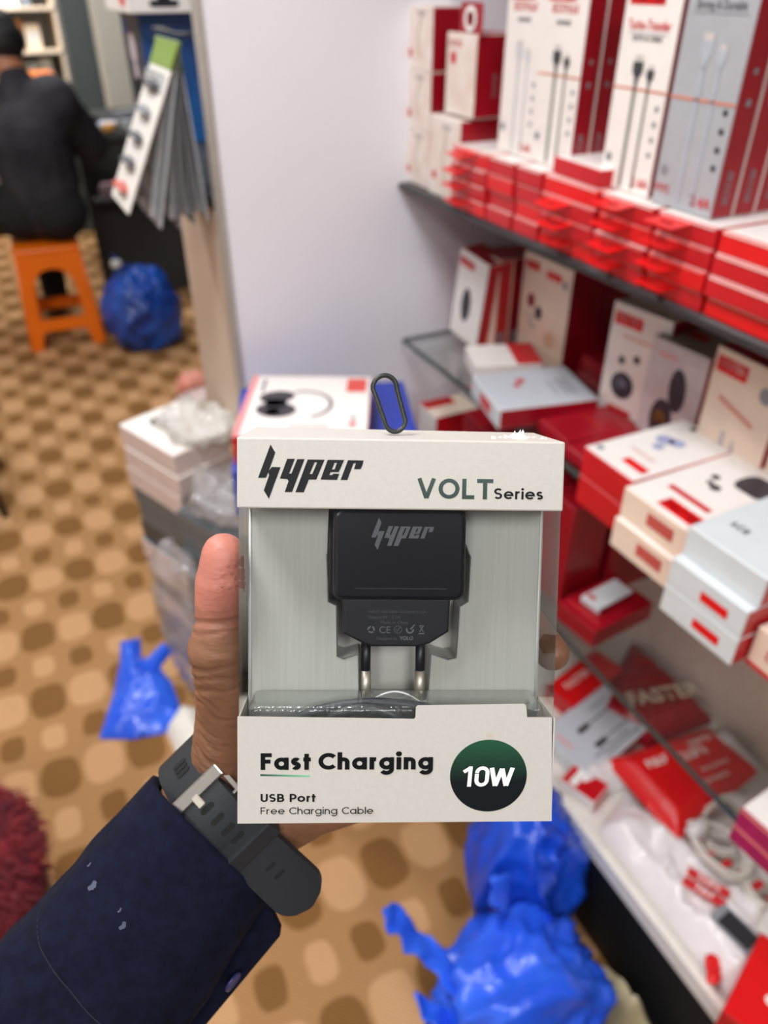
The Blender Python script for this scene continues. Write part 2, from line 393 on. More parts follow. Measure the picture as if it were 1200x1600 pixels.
# ------------------------------------------------------------------ shelving on the right
sh = empty('display_shelving', (.83, .5, 0), None, 'tall shop shelving with glass shelves full of red boxes', 'shelving')
sh_o = Vector(sh.location)
def shp(name, lo, hi, m, b=.001):
    me = box_me(name, lo, hi, b); me.transform(Matrix.Translation(-sh_o)); return obj(name, me, sh, m)
M_GLASS = film('shelf_glass', (.95, .975, .965), 1.5, .02, haze=.008, hazec=(.6, .66, .63))
M_GEDGE = pm('glass_edge', (58, 66, 64), .2)
shp('shelf_board', (.652, -.9, 1.140), (1.03, 1.283, 1.15), pm('dark_board', (74, 70, 72), .5))
shp('board_edge', (.648, -.9, 1.1405), (.652, 1.283, 1.1495), pm('board_edge', (50, 48, 50), .4))
for z in (.862, .570):
    shp('glass_shelf', (.654, -.9, z), (1.03, 1.262, z+.006), M_GLASS, 0)
    shp('glass_edge', (.649, -.9, z-.001), (.654, 1.262, z+.007), M_GEDGE, .001)
    shp('glass_edge', (.654, 1.262, z), (1.03, 1.266, z+.006), M_GEDGE, .001)
shp('base_board', (.652, -.9, .205), (1.03, 1.283, .238), pm('white_board', (226, 218, 210), .45))
shp('base_lip', (.64, -.9, .212), (.652, 1.283, .25), pm('white_lip', (240, 232, 222), .35))
shp('back_panel', (1.03, -.9, 0), (1.06, 1.283, 2.3), pm('back_panel', (240, 220, 206), .5))
shp('kick_shade_panel', (.646, -.9, 0), (.67, 1.283, .205), pm('kick_shade_panel', (14, 14, 18), .6))  # black panel stands in for the deep shade of the hollow under the base
shp('shelf_board', (.70, -.9, 1.62), (1.03, 1.283, 1.65), MATS['dark_board'])
for y in (.86, .1):
    shp('bracket', (.78, y-.008, .535), (1.03, y+.008, .569), pm('bracket_metal', (90, 90, 92), .35, metal=.8))
    shp('bracket', (.78, y-.008, .827), (1.03, y+.008, .861), MATS['bracket_metal'])

# ------------------------------------------------------------------ cartons
FR = {'front': 0, 'back': 1, 'right': 2, 'left': 3, 'bottom': 4, 'top': 5}
def scrib_me(n, h, seed=1):
    """a line of print too blurred to read in the photograph: letter-like marks"""
    rnd = random.Random(seed*31+n); v = []; f = []; x = -n*h*.36; w_ = h*.17
    def bar(x0, y0, x1, y1):
        b = len(v); v.extend([(x0, y0, 0), (x1, y0, 0), (x1, y1, 0), (x0, y1, 0)]); f.append((b, b+1, b+2, b+3))
    for i in range(n):
        k = rnd.randrange(4); bar(x, 0, x+w_, h)
        if k in (0, 1): bar(x+w_, h-w_, x+h*.5, h)
        if k in (1, 2): bar(x+w_, h*.42, x+h*.45, h*.42+w_)
        if k in (0, 2, 3): bar(x+w_, 0, x+h*.5, w_)
        if k == 3: bar(x+h*.5-w_, w_, x+h*.5, h)
        x += h*.72
    return mesh('lettering', v, f)
def face_xf(face, d):
    """matrix taking (u, v, 0) on a face (u to the viewer's right, v up, from the face's lower-left corner) to carton space; d = dims"""
    dx, dy, dz = d; e = .0007
    if face == 'front': o, u, v, n = (-dx/2, dy/2, 0), (0, -1, 0), (0, 0, 1), (-1, 0, 0)
    elif face == 'right': o, u, v, n = (-dx/2, -dy/2, 0), (1, 0, 0), (0, 0, 1), (0, -1, 0)
    elif face == 'top': o, u, v, n = (-dx/2, dy/2, dz), (0, -1, 0), (1, 0, 0), (0, 0, 1)
    elif face == 'left': o, u, v, n = (dx/2, dy/2, 0), (-1, 0, 0), (0, 0, 1), (0, 1, 0)
    o = Vector(o)+Vector(n)*e
    m = Matrix((u, v, n)).transposed().to_4x4(); m.translation = o; return m
def fdim(face, d): return {'front': (d[1], d[2]), 'right': (d[0], d[2]), 'left': (d[0], d[2]), 'top': (d[1], d[0])}[face]
def carton(name, label, cat, loc, d, mats, prints=(), rot=0, tilt=(0, 0), group=None, bevel=.0012):
    """loc = centre of the base; mats = front, side, top (list of 3)"""
    t = empty(name, loc, (tilt[0], tilt[1], rot), label, cat, group)
    dx, dy, dz = d
    obj('carton', box_me('carton', (-dx/2, -dy/2, 0), (dx/2, dy/2, dz), bevel, 1, [0, 1, 1, 1, 1, 2]), t, mats)
    for p in prints: add_print(t, d, *p)
    return t
def add_print(t, d, part, face, kind, par, m, rotp=0, label=None):
    W, H = fdim(face, d)
    if kind == 'scrib':
        n_, u, v, h = par; me = scrib_me(n_, h, int(u*100)+int(h*1e4)); me.transform(Matrix.Translation((u*W, v*H, 0)) @ Matrix.Rotation(rotp, 4, 'Z'))
    elif kind == 'text':
        s, u, v, h, *ex = par; ex = ex[0] if ex else {}
        me = text_me(s, h, **ex); me.transform(Matrix.Translation((u*W, v*H, 0)) @ Matrix.Rotation(rotp, 4, 'Z'))
    else:
        if kind == 'rect': polys = [rect(*q) for q in par]
        elif kind == 'disc': polys = [disc(q[0], q[1], q[2], q[2]*W/H*(q[3] if len(q) > 3 else 1)) for q in par]
        else: polys = par
        if len(polys) > 1:
            for q in polys: o = add_print(t, d, part, face, 'poly', [q], m, rotp, label)
            return o
        me = polys_me(part, [[(a*W, b*H) for a, b in q] for q in polys])
    me.transform(face_xf(face, d)); o = obj(part, me, t, m)
    if label: o['label'] = label
    return o
BR = 'FASTER'
def brand(face, u, v, w, h, th, rotp=0):
    """red plate with the maker's white lettering"""
    return [('brand_plate', face, 'rect', [(u-w/2, v-h/2, u+w/2, v+h/2)], M_BRED), ('brand_lettering', face, 'text', (BR, u, v-.36*th[1], th[0], dict(bold=.03)), M_INKW, rotp)]

# ---- upper shelf: red flat boxes stacked four high along the front edge
cols = [(1.105, 1.004, 'beside the marbled boxes'), (1.002, .936, 'second from the marbled boxes'), (.934, .874, 'under the white twin cable boxes'),
        (.872, .760, 'under the loose pale-topped box'), (.758, .664, 'under the tall cream black-cable box'), (.662, .573, 'under the tall grey box'), (.571, .472, 'right of the tall grey box'), (.470, .365, 'farthest from the marbled boxes')]
rows_ = ['bottom', 'second', 'third', 'topmost']
for ci, (y0, y1, where) in enumerate(cols):
    for k in range(4):
        d = (.15, y0-y1-.002, .0215); jit = random.uniform(-.004, .004)
        t = carton('flat_box', f'flat red cable box, {rows_[k]} of the stack {where}', 'box', (.727+jit, (y0+y1)/2, 1.1505+k*.0222), d, [M_RED if (ci+k) % 3 else M_BRED, M_RED, M_WHITE],
                   [('pale_stripe', 'front', 'rect', [(.04, .86, .96, .97)], pm('gloss_stripe', (246, 196, 190), .2)), ('top_lettering', 'top', 'scrib', (9, .5, .4, .007), M_INKR)] if k == 3 or ci in (0, 6, 7) else
                   [('pale_stripe', 'front', 'rect', [(.04, .88, .96, .97)], pm('gloss_stripe2', (236, 130, 126), .2))], group='flat red cable boxes on the upper shelf')
        if ci in (0, 3, 4, 5) and (ci != 3 or k < 3):   # red hang tabs sticking out over the edge
            o = plate_me('hang_tab', [rrect(-.016, -.022, .016, .022, .004), rrect(-.006, -.010, .002, .010, .003)], .0012)
            o.transform(Matrix.Translation((-.075-.014, random.uniform(.0, .014) if ci != 5 else .012, .017)) @ Matrix.Rotation(R(random.uniform(-8, 8)), 4, 'Y'))
            obj('hang_tab', o, t, M_BRED)
carton('flat_box', 'flat box with pale top lying loose between the two groups of tall cable boxes', 'box', (.735, .812, 1.2395), (.155, .10, .02), [M_RED, M_RED, M_WHITE], [('top_lettering', 'top', 'scrib', (9, .5, .5, .006), M_INKR)], rot=R(-3))

# ---- marbled earphone boxes at the far left of the upper shelf
def marble(label, x, y, z, d):
    return carton('earphone_box', label, 'box', (x+d[0]/2, y, z), d, [M_MARBLE, M_DRED, M_MARBLE],
        [('red_mark', 'front', 'disc', [(.2, .26, .07)], M_INKR), ('picture', 'front', 'poly', [[(.55, .2), (.6, .2), (.5, .55), (.62, .85), (.57, .85), (.45, .55)]], pm('faint_picture', (206, 180, 162), .5)), ('small_lettering', 'front', 'scrib', (6, .6, .86, .006), M_INKG)], group='marbled earphone boxes')
for k, n in enumerate(('bottom', 'middle', 'top')):
    marble(f'white marbled earphone box, {n} of the column against the white wall', .668, 1.256, 1.1505+k*.0868, (.075, .088, .086))
marble('white marbled earphone box standing low beside the red flat boxes', .662, 1.152, 1.1505, (.08, .095, .118))
def tabbed(label, x, y, z, d, front):
    t = carton('hanging_box', label, 'box', (x+d[0]/2, y, z), d, [front, M_DRED, M_DRED],
        [('red_mark', 'front', 'disc', [(.25, .7, .1)], M_INKR), ('brand_lettering', 'front', 'text', (BR, .3, .84, .008), M_INKR), ('side_lettering', 'right', 'text', (BR, .5, .4, .007, dict(sx=1)), M_INKG, R(90))], group='hanging boxes with round slot tabs')
    o = plate_me('hang_tab', [rrect(-.03, 0, .03, .04, .006), disc(0, .02, .009)], .0012); o.transform(face_xf('front', d) @ Matrix.Translation((d[1]*.72, d[2]-.002, -.004))); obj('hang_tab', o, t, M_DRED)
    me = plate_me('slot_ring', [disc(0, .02, .016), disc(0, .02, .010)], .001); me.transform(face_xf('front', d) @ Matrix.Translation((d[1]*.72, d[2]-.002, -.002))); obj('slot_ring', me, t, M_INKW)
tabbed('white marbled box with a slot tab, standing on the low marbled box', .675, 1.135, 1.272, (.075, .085, .108), M_MARBLE)
tabbed('red box with a slot tab, behind the white marbled slot box', .76, 1.085, 1.272, (.06, .085, .108), M_DRED)
carton('red_box', 'small red box under the red slot box at the back of the upper shelf', 'box', (.80, 1.07, 1.2405), (.10, .08, .03), [M_DRED]*3, [('side_lettering', 'right', 'text', (BR, .5, .3, .008), M_INKW)])
carton('red_box', 'dark red box lying at the shelf back below the slot boxes', 'box', (.87, 1.06, 1.1505), (.12, .1, .088), [M_DRED]*3, [('side_lettering', 'right', 'text', (BR, .5, .4, .012), M_INKW)])
for k in range(4):
    carton('red_box', f'tall dark red box, upper shelf back row, {["first", "second", "third", "fourth"][k]} from the white wall', 'box', (.93, 1.235-k*.09, 1.1505), (.09, .085, .30), [M_DRED]*3, [('front_lettering', 'front', 'text', (BR, .5, .8, .014), M_INKW), ('pale_line', 'front', 'rect', [(.46, .1, .5, .7)], M_INKG)], group='tall dark red boxes')

# ---- tall cable boxes standing on the flat red ones
def plug(u, w, v0, vtop, dark, cord=True):
    """a printed cable: metal plug, connector body, strain relief, cord"""
    h = w*.46
    metal = [rect(u-w*.36, vtop-h*.34, u+w*.36, vtop)]
    body = [[(u-w*.5, vtop-h*.34), (u-w*.5, vtop-h*.9), (u-w*.18, vtop-h*1.25), (u-w*.16, vtop-h*1.55), (u+w*.16, vtop-h*1.55), (u+w*.18, vtop-h*1.25), (u+w*.5, vtop-h*.9), (u+w*.5, vtop-h*.34)]]
    line = [rect(u-w*.16, v0, u+w*.16, vtop-h*1.5)]
    return metal, body, line
def cable_box(label, y, z, x, dark, front, d, head, sub, side=M_DRED, line=.512, rot=0, extra=(), grp='tall cable boxes', bare=False, hv=.79, pv=.675, bv=.93, hh=.0095):
    pr = []
    if not bare:
        a = plug(.42, .19, .02, pv, dark); b = plug(.66, .135, .02, pv-.04, dark)
        ink = {'k': pm('cable_print', (58, 60, 62), .5), 'w': pm('pale_cable_print', (206, 206, 210), .5), 'g': pm('silver_cable_print', (176, 180, 190), .5)}[dark]
        cord = {'k': pm('cord_print', (128, 124, 112), .5), 'w': pm('pale_cord_print', (214, 212, 210), .5), 'g': pm('silver_cord_print', (178, 182, 192), .5)}[dark]
        pr += [('plug_picture', 'front', 'poly', a[0]+b[0], pm('plug_print', (204, 196, 190), .4)), ('connector_picture', 'front', 'poly', a[1]+b[1], ink), ('cord_picture', 'front', 'poly', a[2]+b[2], cord)]+\
               [('heading', 'front', 'text', (head, .5, hv, hh, dict(bold=.02 if dark != 'g' else 0, sx=.8)), M_INKR if dark != 'g' else M_PICK)] * bool(head)+[('subheading', 'front', 'text', (sub, .5, hv-.05, .0055, dict(bold=.02, sx=.9)), M_INK)] * bool(sub)+[
               ('icon_row', 'front', 'disc', [(.88, .44-.075*k, .035, 1) for k in range(4)], M_INKG if dark != 'g' else M_INK), ('small_mark', 'front', 'disc', [(.13, .16, .06)], M_INKG), ('amp_lettering', 'front', 'text', ('2.4A', .8, .04, .011, dict(bold=.02)), M_INKR)]
        if line: pr += [('orange_line', 'front', 'rect', [(0, line, 1, line+.01)], pm('orange_line', (222, 130, 104), .5))]
        pr += brand('front', .4, bv, .62, .06, (.012, .05))
    pr += [('side_icons', 'right', 'disc', [(.5, .48, .12), (.5, .6, .10)], M_INKG), ('side_lettering', 'right', 'scrib', (6, .62, .14, .008), M_INKG, R(90)), ('edge_line', 'right', 'rect', [(.0, .0, .035, 1)], pm('edge_line', (192, 84, 88), .5))]
    return carton('cable_box', label, 'box', (x+d[0]/2, y, z), d, [front, side, M_WHITE], pr+list(extra), rot=rot, group=grp)
Dc = (.027, .0865, .205)
cable_box('tall white box showing a pale cable, by the slot boxes', .988, 1.2395, .682, 'w', M_WHITE, Dc, '', '', line=0, extra=[('heading', 'front', 'scrib', (8, .5, .84, .009), M_INKR), ('subheading', 'front', 'scrib', (8, .5, .78, .005), M_INK)])
cable_box('tall white box showing a dark cable, beside the pale cable one', .9015, 1.2395, .680, 'k', M_WHITE, Dc, '', '', extra=[('heading', 'front', 'scrib', (8, .5, .84, .009), M_INKR), ('subheading', 'front', 'scrib', (8, .5, .78, .005), M_INK)])
for k in range(4):
    cable_box(f'tall cable box with red side, {["first", "second", "third", "last"][k]} behind the white box with the dark cable', .9015, 1.2395, .709+k*.0285, 'k', M_WHITE, Dc, '', '', bare=True)
cable_box('tall cream box showing a black two-plug cable, beside the grey box', .7455, 1.2615 if False else 1.2395, .674, 'k', M_WHITE, Dc, 'Turbo-Transfer', 'DATA & CABLE', extra=[('heading_rule', 'front', 'rect', [(.15, .772, .85, .775)], M_INKG)])
for k in range(2):
    cable_box(f'tall cable box with red side, {["first", "second"][k]} behind the cream box with the black cable', .7455, 1.2395, .703+k*.0285, 'k', M_WHITE, Dc, '', '', bare=True)
cable_box('tall grey box showing a silver cable and 2.4A print', .6455, 1.2395, .668, 'g', M_GREYC, (.030, .089, .225), 'Strong & Durable', '', hv=.815, pv=.73, bv=.93, line=.467, hh=.0082, extra=[('heading_rule', 'front', 'rect', [(.1, .865, .9, .868), (.1, .80, .9, .803)], M_INKG), ('time_lettering', 'front', 'scrib', (4, .17, .06, .008), M_INKR)])
for k in range(5):
    cable_box(f'tall cable box with red side, {["first", "second", "third", "fourth", "fifth"][k]} behind the grey box', .6455, 1.2395, .700+k*.0315, 'k', M_WHITE, (.030, .089, .222), '', '', bare=True)

# ---- middle glass shelf
G = .869
def ear_prints(face, dark, u=.5, v=.45, s=.16):
    return [('earbud_picture', face, 'disc', [(u-s*.6, v+s*.9, s*.32), (u+s*.45, v+s*1.15, s*.30)], dark), ('case_picture', face, 'disc', [(u-s*.1, v-s*.4, s*1.0)], dark), ('case_shine', face, 'disc', [(u-s*.15, v-s*.3, s*.45)], M_INKG)]
carton('gadget_box', 'red and white box leaning against the red spines on the glass shelf', 'box', (.768, 1.196, G+.007), (.05, .085, .165), [M_WHITE, M_RED, M_RED],
       brand('front', .3, .88, .5, .09, (.008, .03))+[('picture', 'front', 'poly', [disc(.45, .42, .16, .2)], M_PICK)], rot=R(6), tilt=(R(8), 0))
for k in range(4):
    pr = [('side_lettering', 'right', 'rect', [(.3, .04, .7, .2)], M_INKG)]
    if k == 0: pr += [('picture', 'front', 'poly', [rrect(.5, .2, .85, .8, .08)], M_PICK), ('cream_edge', 'right', 'rect', [(0, 0, .1, 1)], M_CREAM)]
    if k == 3: pr += [('cream_edge', 'right', 'rect', [(0, 0, .42, 1)], M_CREAM)]
    carton('gadget_box', f'upright red box, spine to the aisle, {["first", "second", "third", "fourth"][k]} in the row beside the leaning box', 'box', (.789+k*.031, 1.172, G), (.030, .075, .17-.002*k), [M_CREAM, M_RED if k % 2 == 0 else M_DRED, M_RED], pr, group='red boxes with spines to the aisle')
carton('earbud_box', 'large cream box showing red and black earbuds, on the glass shelf', 'box', (.858, 1.058, G), (.075, .132, .185), [M_CREAM, M_DRED, M_WHITE],
       brand('front', .2, .9, .3, .08, (.009, .03))+[('brand_plate', 'front', 'rect', [(.5, .84, .8, .91)], M_BRED), ('earbud_picture', 'front', 'disc', [(.42, .48, .075, 1.2)], M_PICK), ('earbud_picture', 'front', 'disc', [(.24, .57, .08, 1.2)], pm('red_picture_print', (150, 40, 44), .4, var=.4, scale=60)),
       ('detail_picture', 'front', 'disc', [(.25, .36, .03), (.33, .33, .03), (.2, .42, .02), (.3, .42, .025)], M_INKG), ('faint_picture', 'front', 'disc', [(.7, .28, .12)], pm('tan_print', (222, 186, 152), .5)), ('foot_band', 'front', 'rect', [(0, 0, .6, .03)], M_INKR), ('corner_icon', 'front', 'disc', [(.88, .84, .045)], M_INKG)], rot=R(2))
carton('red_box', 'red box behind the large cream earbud box', 'box', (.945, 1.06, G), (.08, .12, .17), [M_RED, M_DRED, M_RED], [('side_lettering', 'right', 'text', (BR, .5, .5, .012), M_INKG, R(90))])
carton('earbud_box', 'white box showing a round dark earbud case, behind the grey earbud box', 'box', (.838, .805, G), (.075, .108, .185), [M_WHITE, M_DRED, M_CREAM],
       brand('front', .3, .88, .48, .1, (.008, .03))+[('earbud_picture', 'front', 'disc', [(.3, .55, .06), (.55, .6, .06)], M_PICK), ('case_picture', 'front', 'disc', [(.38, .34, .2)], M_PICK), ('case_shine', 'front', 'disc', [(.38, .36, .08)], M_PICB), ('red_words', 'front', 'rect', [(.2, .10, .62, .14)], M_INKR), ('foot_band', 'front', 'rect', [(0, 0, 1, .05)], M_INKR), ('faint_words', 'front', 'rect', [(.25, .74, .8, .77)], pm('pink_print', (232, 190, 182), .5))], rot=R(8))
carton('earbud_box', 'grey box showing an open dark earbud case with gold inside', 'box', (.842, .715, G), (.095, .10, .165), [pm('grey_pink_card', (212, 202, 204), .4), M_RED, pm('grey_top', (176, 160, 150), .5)],
       [('case_picture', 'front', 'poly', [disc(.6, .62, .15, .2, rot=.3), disc(.42, .3, .2, .2)], M_PICK), ('gold_picture', 'front', 'disc', [(.4, .32, .12)], M_PICO), ('red_words', 'front', 'rect', [(.15, .86, .5, .9)], pm('pink_print2', (226, 168, 168), .5)), ('side_lettering', 'right', 'scrib', (4, .5, .6, .012), M_INKG), ('top_mark', 'top', 'rect', [(.2, .4, .55, .62)], M_INKR), ('side_edge', 'right', 'rect', [(.86, 0, 1, 1)], M_PICK)], rot=R(4))
carton('red_box', 'small red and white box tucked behind the grey earbud box', 'box', (.945, .72, G), (.07, .1, .19), [M_WHITE, M_RED, M_RED], [('side_lettering', 'right', 'text', (BR, .5, .7, .012), M_INKW)])
for k, (y, nm, pic) in enumerate(((.575, 'left', 'plug'), (.463, 'right', 'disc'))):
    carton('adapter_box', f'peach box with red {["brand plate and lilac adapter picture, beside the grey earbud box", "edge and dark picture, beside the lilac adapter one"][k]}', 'box', (.80+.0*k, y, G+.004), (.07, .108, .20), [M_CREAM, M_RED, M_RED],
       brand('front', .28, .9, .46, .1, (.009, .03))+[('adapter_picture', 'front', 'poly', [[(.25, .35), (.3, .15), (.5, .1), (.62, .2), (.6, .42), (.55, .48), (.52, .38), (.44, .36), (.42, .5), (.37, .5), (.36, .36), (.3, .4)]], pm('grey_picture_print', (190, 176, 184), .5) if k == 0 else M_PICK), ('red_words', 'front', 'poly', [[(.2, .68), (.75, .6), (.75, .63), (.2, .71)]], pm('salmon_print', (226, 140, 124), .5)), ('foot_band', 'front', 'rect', [(0, 0, 1, .04)], pm('salmon_print2', (226, 120, 110), .5)), ('corner_icon', 'front', 'disc', [(.82, .84, .1)], M_INKG)], rot=R(-2))
carton('flat_box', 'flat grey-white box with a red label lying on the glass shelf', 'box', (.712, .916, G), (.165, .13, .034), [M_SILVER, M_DRED, M_LGREY],
       [('brand_plate', 'front', 'rect', [(.35, .2, .7, .75)], M_BRED), ('brand_lettering', 'front', 'text', (BR, .525, .35, .010), M_INKW), ('top_picture', 'top', 'disc', [(.3, .42, .06), (.42, .35, .05)], M_INKR), ('top_words', 'top', 'rect', [(.35, .75, .8, .78), (.35, .82, .8, .85), (.4, .66, .75, .68)], M_INKG)], rot=R(-12))
carton('flat_box', 'small white box with a red top stripe behind the flat grey box', 'box', (.745, 1.055, G), (.12, .09, .03), [M_WHITE, M_WHITE, M_WHITE], [('red_band', 'top', 'rect', [(0, .62, 1, 1)], M_INKR)], rot=R(-20))
for k in range(2):
    carton('flat_box', f'red flat box at the glass shelf back, {["lower", "upper"][k]} one behind the flat grey box', 'box', (.90, .92-.01*k, G+.025*k), (.12, .1, .024), [M_DRED, M_DRED, M_DRED], [('top_lettering', 'top', 'text', (BR, .5, .5, .014), M_INKR)], rot=R(-10+8*k))
for k, (x, y, zz) in enumerate(((.735, .80, G), (.725, .72, G))):
    carton('flat_box', f'deep red flat box on the glass shelf, {["beside the grey-white box with red label", "behind the red-fronted pair"][k]}', 'box', (x, y, zz), (.13, .078, .02), [M_DRED]*3, [('top_lettering', 'top', 'scrib', (6, .5, .5, .01), M_INKR)], rot=R(-4+3*k))
# protruding flat boxes: red pair, cream pair, grey stack
for k in range(2):
    top = [('top_picture', 'top', 'disc', [(.35, .62, .13), (.5, .66, .11), (.45, .5, .08)], M_PICB), ('brand_plate', 'top', 'rect', [(.5, .12, .9, .2)], M_BRED), ('red_words', 'top', 'rect', [(.3, .3, .75, .33)], pm('pink_print', (232, 190, 182), .5)), ('corner_icon', 'top', 'disc', [(.12, .1, .06)], M_INKG), ('corner_icon', 'top', 'disc', [(.3, .93, .05)], M_INK)] if k else []
    carton('earbud_box', f'red-fronted earbud box jutting over the shelf, {["lower one of the pair", "upper one with lilac top picture"][k]}', 'box', (.69, .613, G+.042*k), (.17, .094, .0415), [M_RED, M_RED, M_WHITE], top)
for k in range(2):
    top = [('case_picture', 'top', 'poly', [rrect(.45, .62, .86, .86, .1)], M_PICK), ('earbud_picture', 'top', 'disc', [(.3, .6, .05), (.45, .5, .06), (.35, .52, .04)], M_PICK), ('brand_plate', 'top', 'rect', [(.38, .05, .9, .17)], M_BRED), ('brand_lettering', 'top', 'text', (BR, .64, .08, .012, dict(bold=.02)), M_INKW), ('red_words', 'top', 'rect', [(.2, .24, .75, .29)], M_INKR), ('faint_words', 'top', 'rect', [(.6, .92, .9, .95)], M_INKR)] if k else []
    carton('earbud_box', f'cream-fronted earbud box beside the red pair, {["lower one with plain top", "upper one with dark case picture"][k]}', 'box', (.683-.006*(1-k), .508, G+.042*k), (.185, .113, .0415), [M_CREAM, M_RED, M_WHITE],
       [('label_strip', 'front', 'rect', [(.38, .35, .74, .75)], pm('brown_red_print', (196, 84, 76), .5))]+top, rot=R(1))
for k in range(3):
    top = [('small_lettering', 'top', 'scrib', (3, .3, .2, .010), M_INK), ('red_mark', 'top', 'disc', [(.7, .3, .06)], M_INKR), ('grey_picture', 'top', 'disc', [(.6, .7, .2)], M_INKG)] if k == 2 else []
    carton('flat_box', f'flat grey-white box with red label beside the cream-fronted pair, {["bottom", "middle", "top"][k]} one', 'box', (.665-(.012 if k < 2 else 0), .398, G+.037*k), (.19, .10, .0365), [M_SILVER, M_RED, M_SILVER],
       [('label_strip', 'front', 'rect', [(.45, .3, .8, .62)], M_BRED)] * (k < 2)+top, rot=R(2))
carton('adapter_box', 'peach box jutting over the shelf edge beside the grey-white stack', 'box', (.63, .298, G-.0), (.10, .09, .05), [M_CREAM, M_RED, M_CREAM], [('foot_band', 'front', 'rect', [(0, 0, 1, .12)], M_INKR), ('small_lettering', 'front', 'scrib', (4, .4, .4, .012), M_INKR)])

# ---- lower glass shelf
Z2 = .577
for k in range(5):
    carton('red_box', f'tall dark red box on the lower shelf, {["nearest", "second", "third", "fourth", "farthest"][k]} of the front row', 'box', (.722+.003*k, .775+k*.072, Z2), (.075, .066, .2), [M_DRED, M_DRED, M_DRED],
       [('pale_line', 'front', 'rect', [(.1, .06, .16, .94)], M_INKR), ('pale_line', 'right', 'rect', [(.1, .08, .9, .12), (.1, .08, .14, .9)], M_INKR), ('front_lettering', 'front', 'text', (BR, .6, .3, .012), M_INKR, R(90))], group='tall dark red boxes below the clear shelf')
for k in range(3):
    carton('red_box', f'deep red box in the second row of the lower glass shelf, {["nearest", "middle", "farthest"][k]} one', 'box', (.835, .78+k*.09, Z2), (.12, .085, .2), [M_DRED]*3, [('pale_line', 'right', 'rect', [(.08, .05, .12, .95), (.7, .05, .74, .95)], M_INKR)], group='deep red boxes in the second row')
carton('charger_carton', 'white box with red ribbed end below the glass shelf corner', 'box', (.735, 1.215, Z2), (.10, .07, .15), [M_WHITE, M_RED, M_CREAM], [('red_band', 'top', 'rect', [(0, 0, .45, .7)], M_BRED), ('pale_stripe', 'top', 'rect', [(.08, 0, .14, .7), (.24, 0, .3, .7)], MATS['gloss_stripe2'])])
carton('charger_carton', 'red-edged grey box beside the ribbed red box under the glass shelf', 'box', (.815, 1.225, Z2), (.05, .07, .16), [M_GREYC, M_RED, M_RED], [('red_band', 'top', 'rect', [(0, 0, 1, .4)], M_INKR)])
carton('charger_carton', 'white-topped red box slanting under the clear shelf behind the held box', 'box', (.80, 1.14, Z2+.201), (.14, .05, .03), [M_RED, M_RED, M_WHITE], [('red_band', 'top', 'rect', [(0, 0, .3, 1)], M_BRED)], rot=R(-15)) if False else None
for k in range(5):
    carton('red_box', f'deep red box in the back row of the lower glass shelf, {["nearest", "second", "third", "fourth", "farthest"][k]} one', 'box', (.96, .80+k*.09, Z2), (.11, .085, .2), [M_RED, M_DRED, M_RED], [('pale_line', 'top', 'rect', [(.1, .1, .9, .16)], M_INKR), ('top_lettering', 'top', 'text', (BR, .5, .5, .016), M_INKR)], group='deep red boxes in the back row')
carton('red_box', 'deep red flat box under the clear shelf, below the pale packet by the fingertip', 'box', (.735, .69, Z2), (.13, .085, .035), [M_DRED, M_DRED, M_DRED], [('pale_line', 'top', 'rect', [(.1, .1, .9, .14)], M_INKR)], rot=R(6))
carton('flat_box', 'pale grey flat packet on the deep red box by the fingertip', 'box', (.74, .695, Z2+.0355), (.08, .04, .012), [M_SILVER, M_DRED, M_SILVER], [('red_mark', 'top', 'rect', [(.1, .1, .5, .2)], M_INKR)], rot=R(8))
for k in range(3):
    carton('red_box', f'small red packet by the bracket, lower shelf back, {["left", "middle", "right"][k]} one', 'box', (.965, .70-k*.048, Z2), (.05, .042, .135), [M_RED, M_DRED, M_RED], [('pale_line', 'front', 'rect', [(.1, .06, .9, .14)], MATS['gloss_stripe2'])])
for k in range(2):
    carton('magenta_box', f'magenta box jutting over the lower glass edge, {["lower", "upper white-topped"][k]} one', 'box', (.70, .26, Z2+.032*k), (.15, .11, .0315), [M_PURP, M_PURP, M_WHITE], [('pale_stripe', 'front', 'rect', [(0, .8, 1, .95)], MATS['gloss_stripe2']), ('top_icon', 'top', 'disc', [(.3, .3, .1)], M_INKG)], rot=R(6))

# ---- bottom shelf
Z3 = .24
carton('earphone_carton', 'grey-white box with pictured wired earphones, on the white bottom shelf', 'box', (.787, .690, Z3), (.20, .125, .035), [M_SILVER, M_DRED, M_LGREY],
       [('earphone_picture', 'top', 'poly', [rect(.33, .3, .42, .45), rect(.66, .3, .75, .45), rect(.36, .45, .38, .85), rect(.69, .45, .71, .85)], M_PICK), ('grey_words', 'top', 'rect', [(.8, .2, .84, .7), (.88, .3, .92, .8), (.2, .6, .23, .85)], M_INKG), ('red_words', 'top', 'rect', [(.2, .1, .5, .14)], MATS['pink_print2']), ('red_band', 'front', 'rect', [(.0, .2, .3, .8)], M_RED)], rot=R(14))
carton('red_box', 'red box with white print behind the grey earphone box', 'box', (.84, .80, Z3), (.16, .07, .04), [M_RED, M_RED, M_BRED], [('top_lettering', 'top', 'text', (BR, .5, .4, .016), M_INKW, R(90))], rot=R(14))
carton('red_box', 'small red and white box at the shelf lip beside the earphone box', 'box', (.69, .605, Z3), (.05, .07, .03), [M_WHITE, M_RED, M_RED], [('pale_stripe', 'top', 'rect', [(.2, .1, .4, .9)], M_INKW)], rot=R(20))
M_POLY = pm('white_polythene', (232, 222, 222), .25, var=.06, scale=20, spec=.6)
M_POLYC = film('clear_polythene', (.96, .95, .95), 1.45, .12, haze=.22, bump=.6, bscale=40, hazec=(.85, .8, .8))
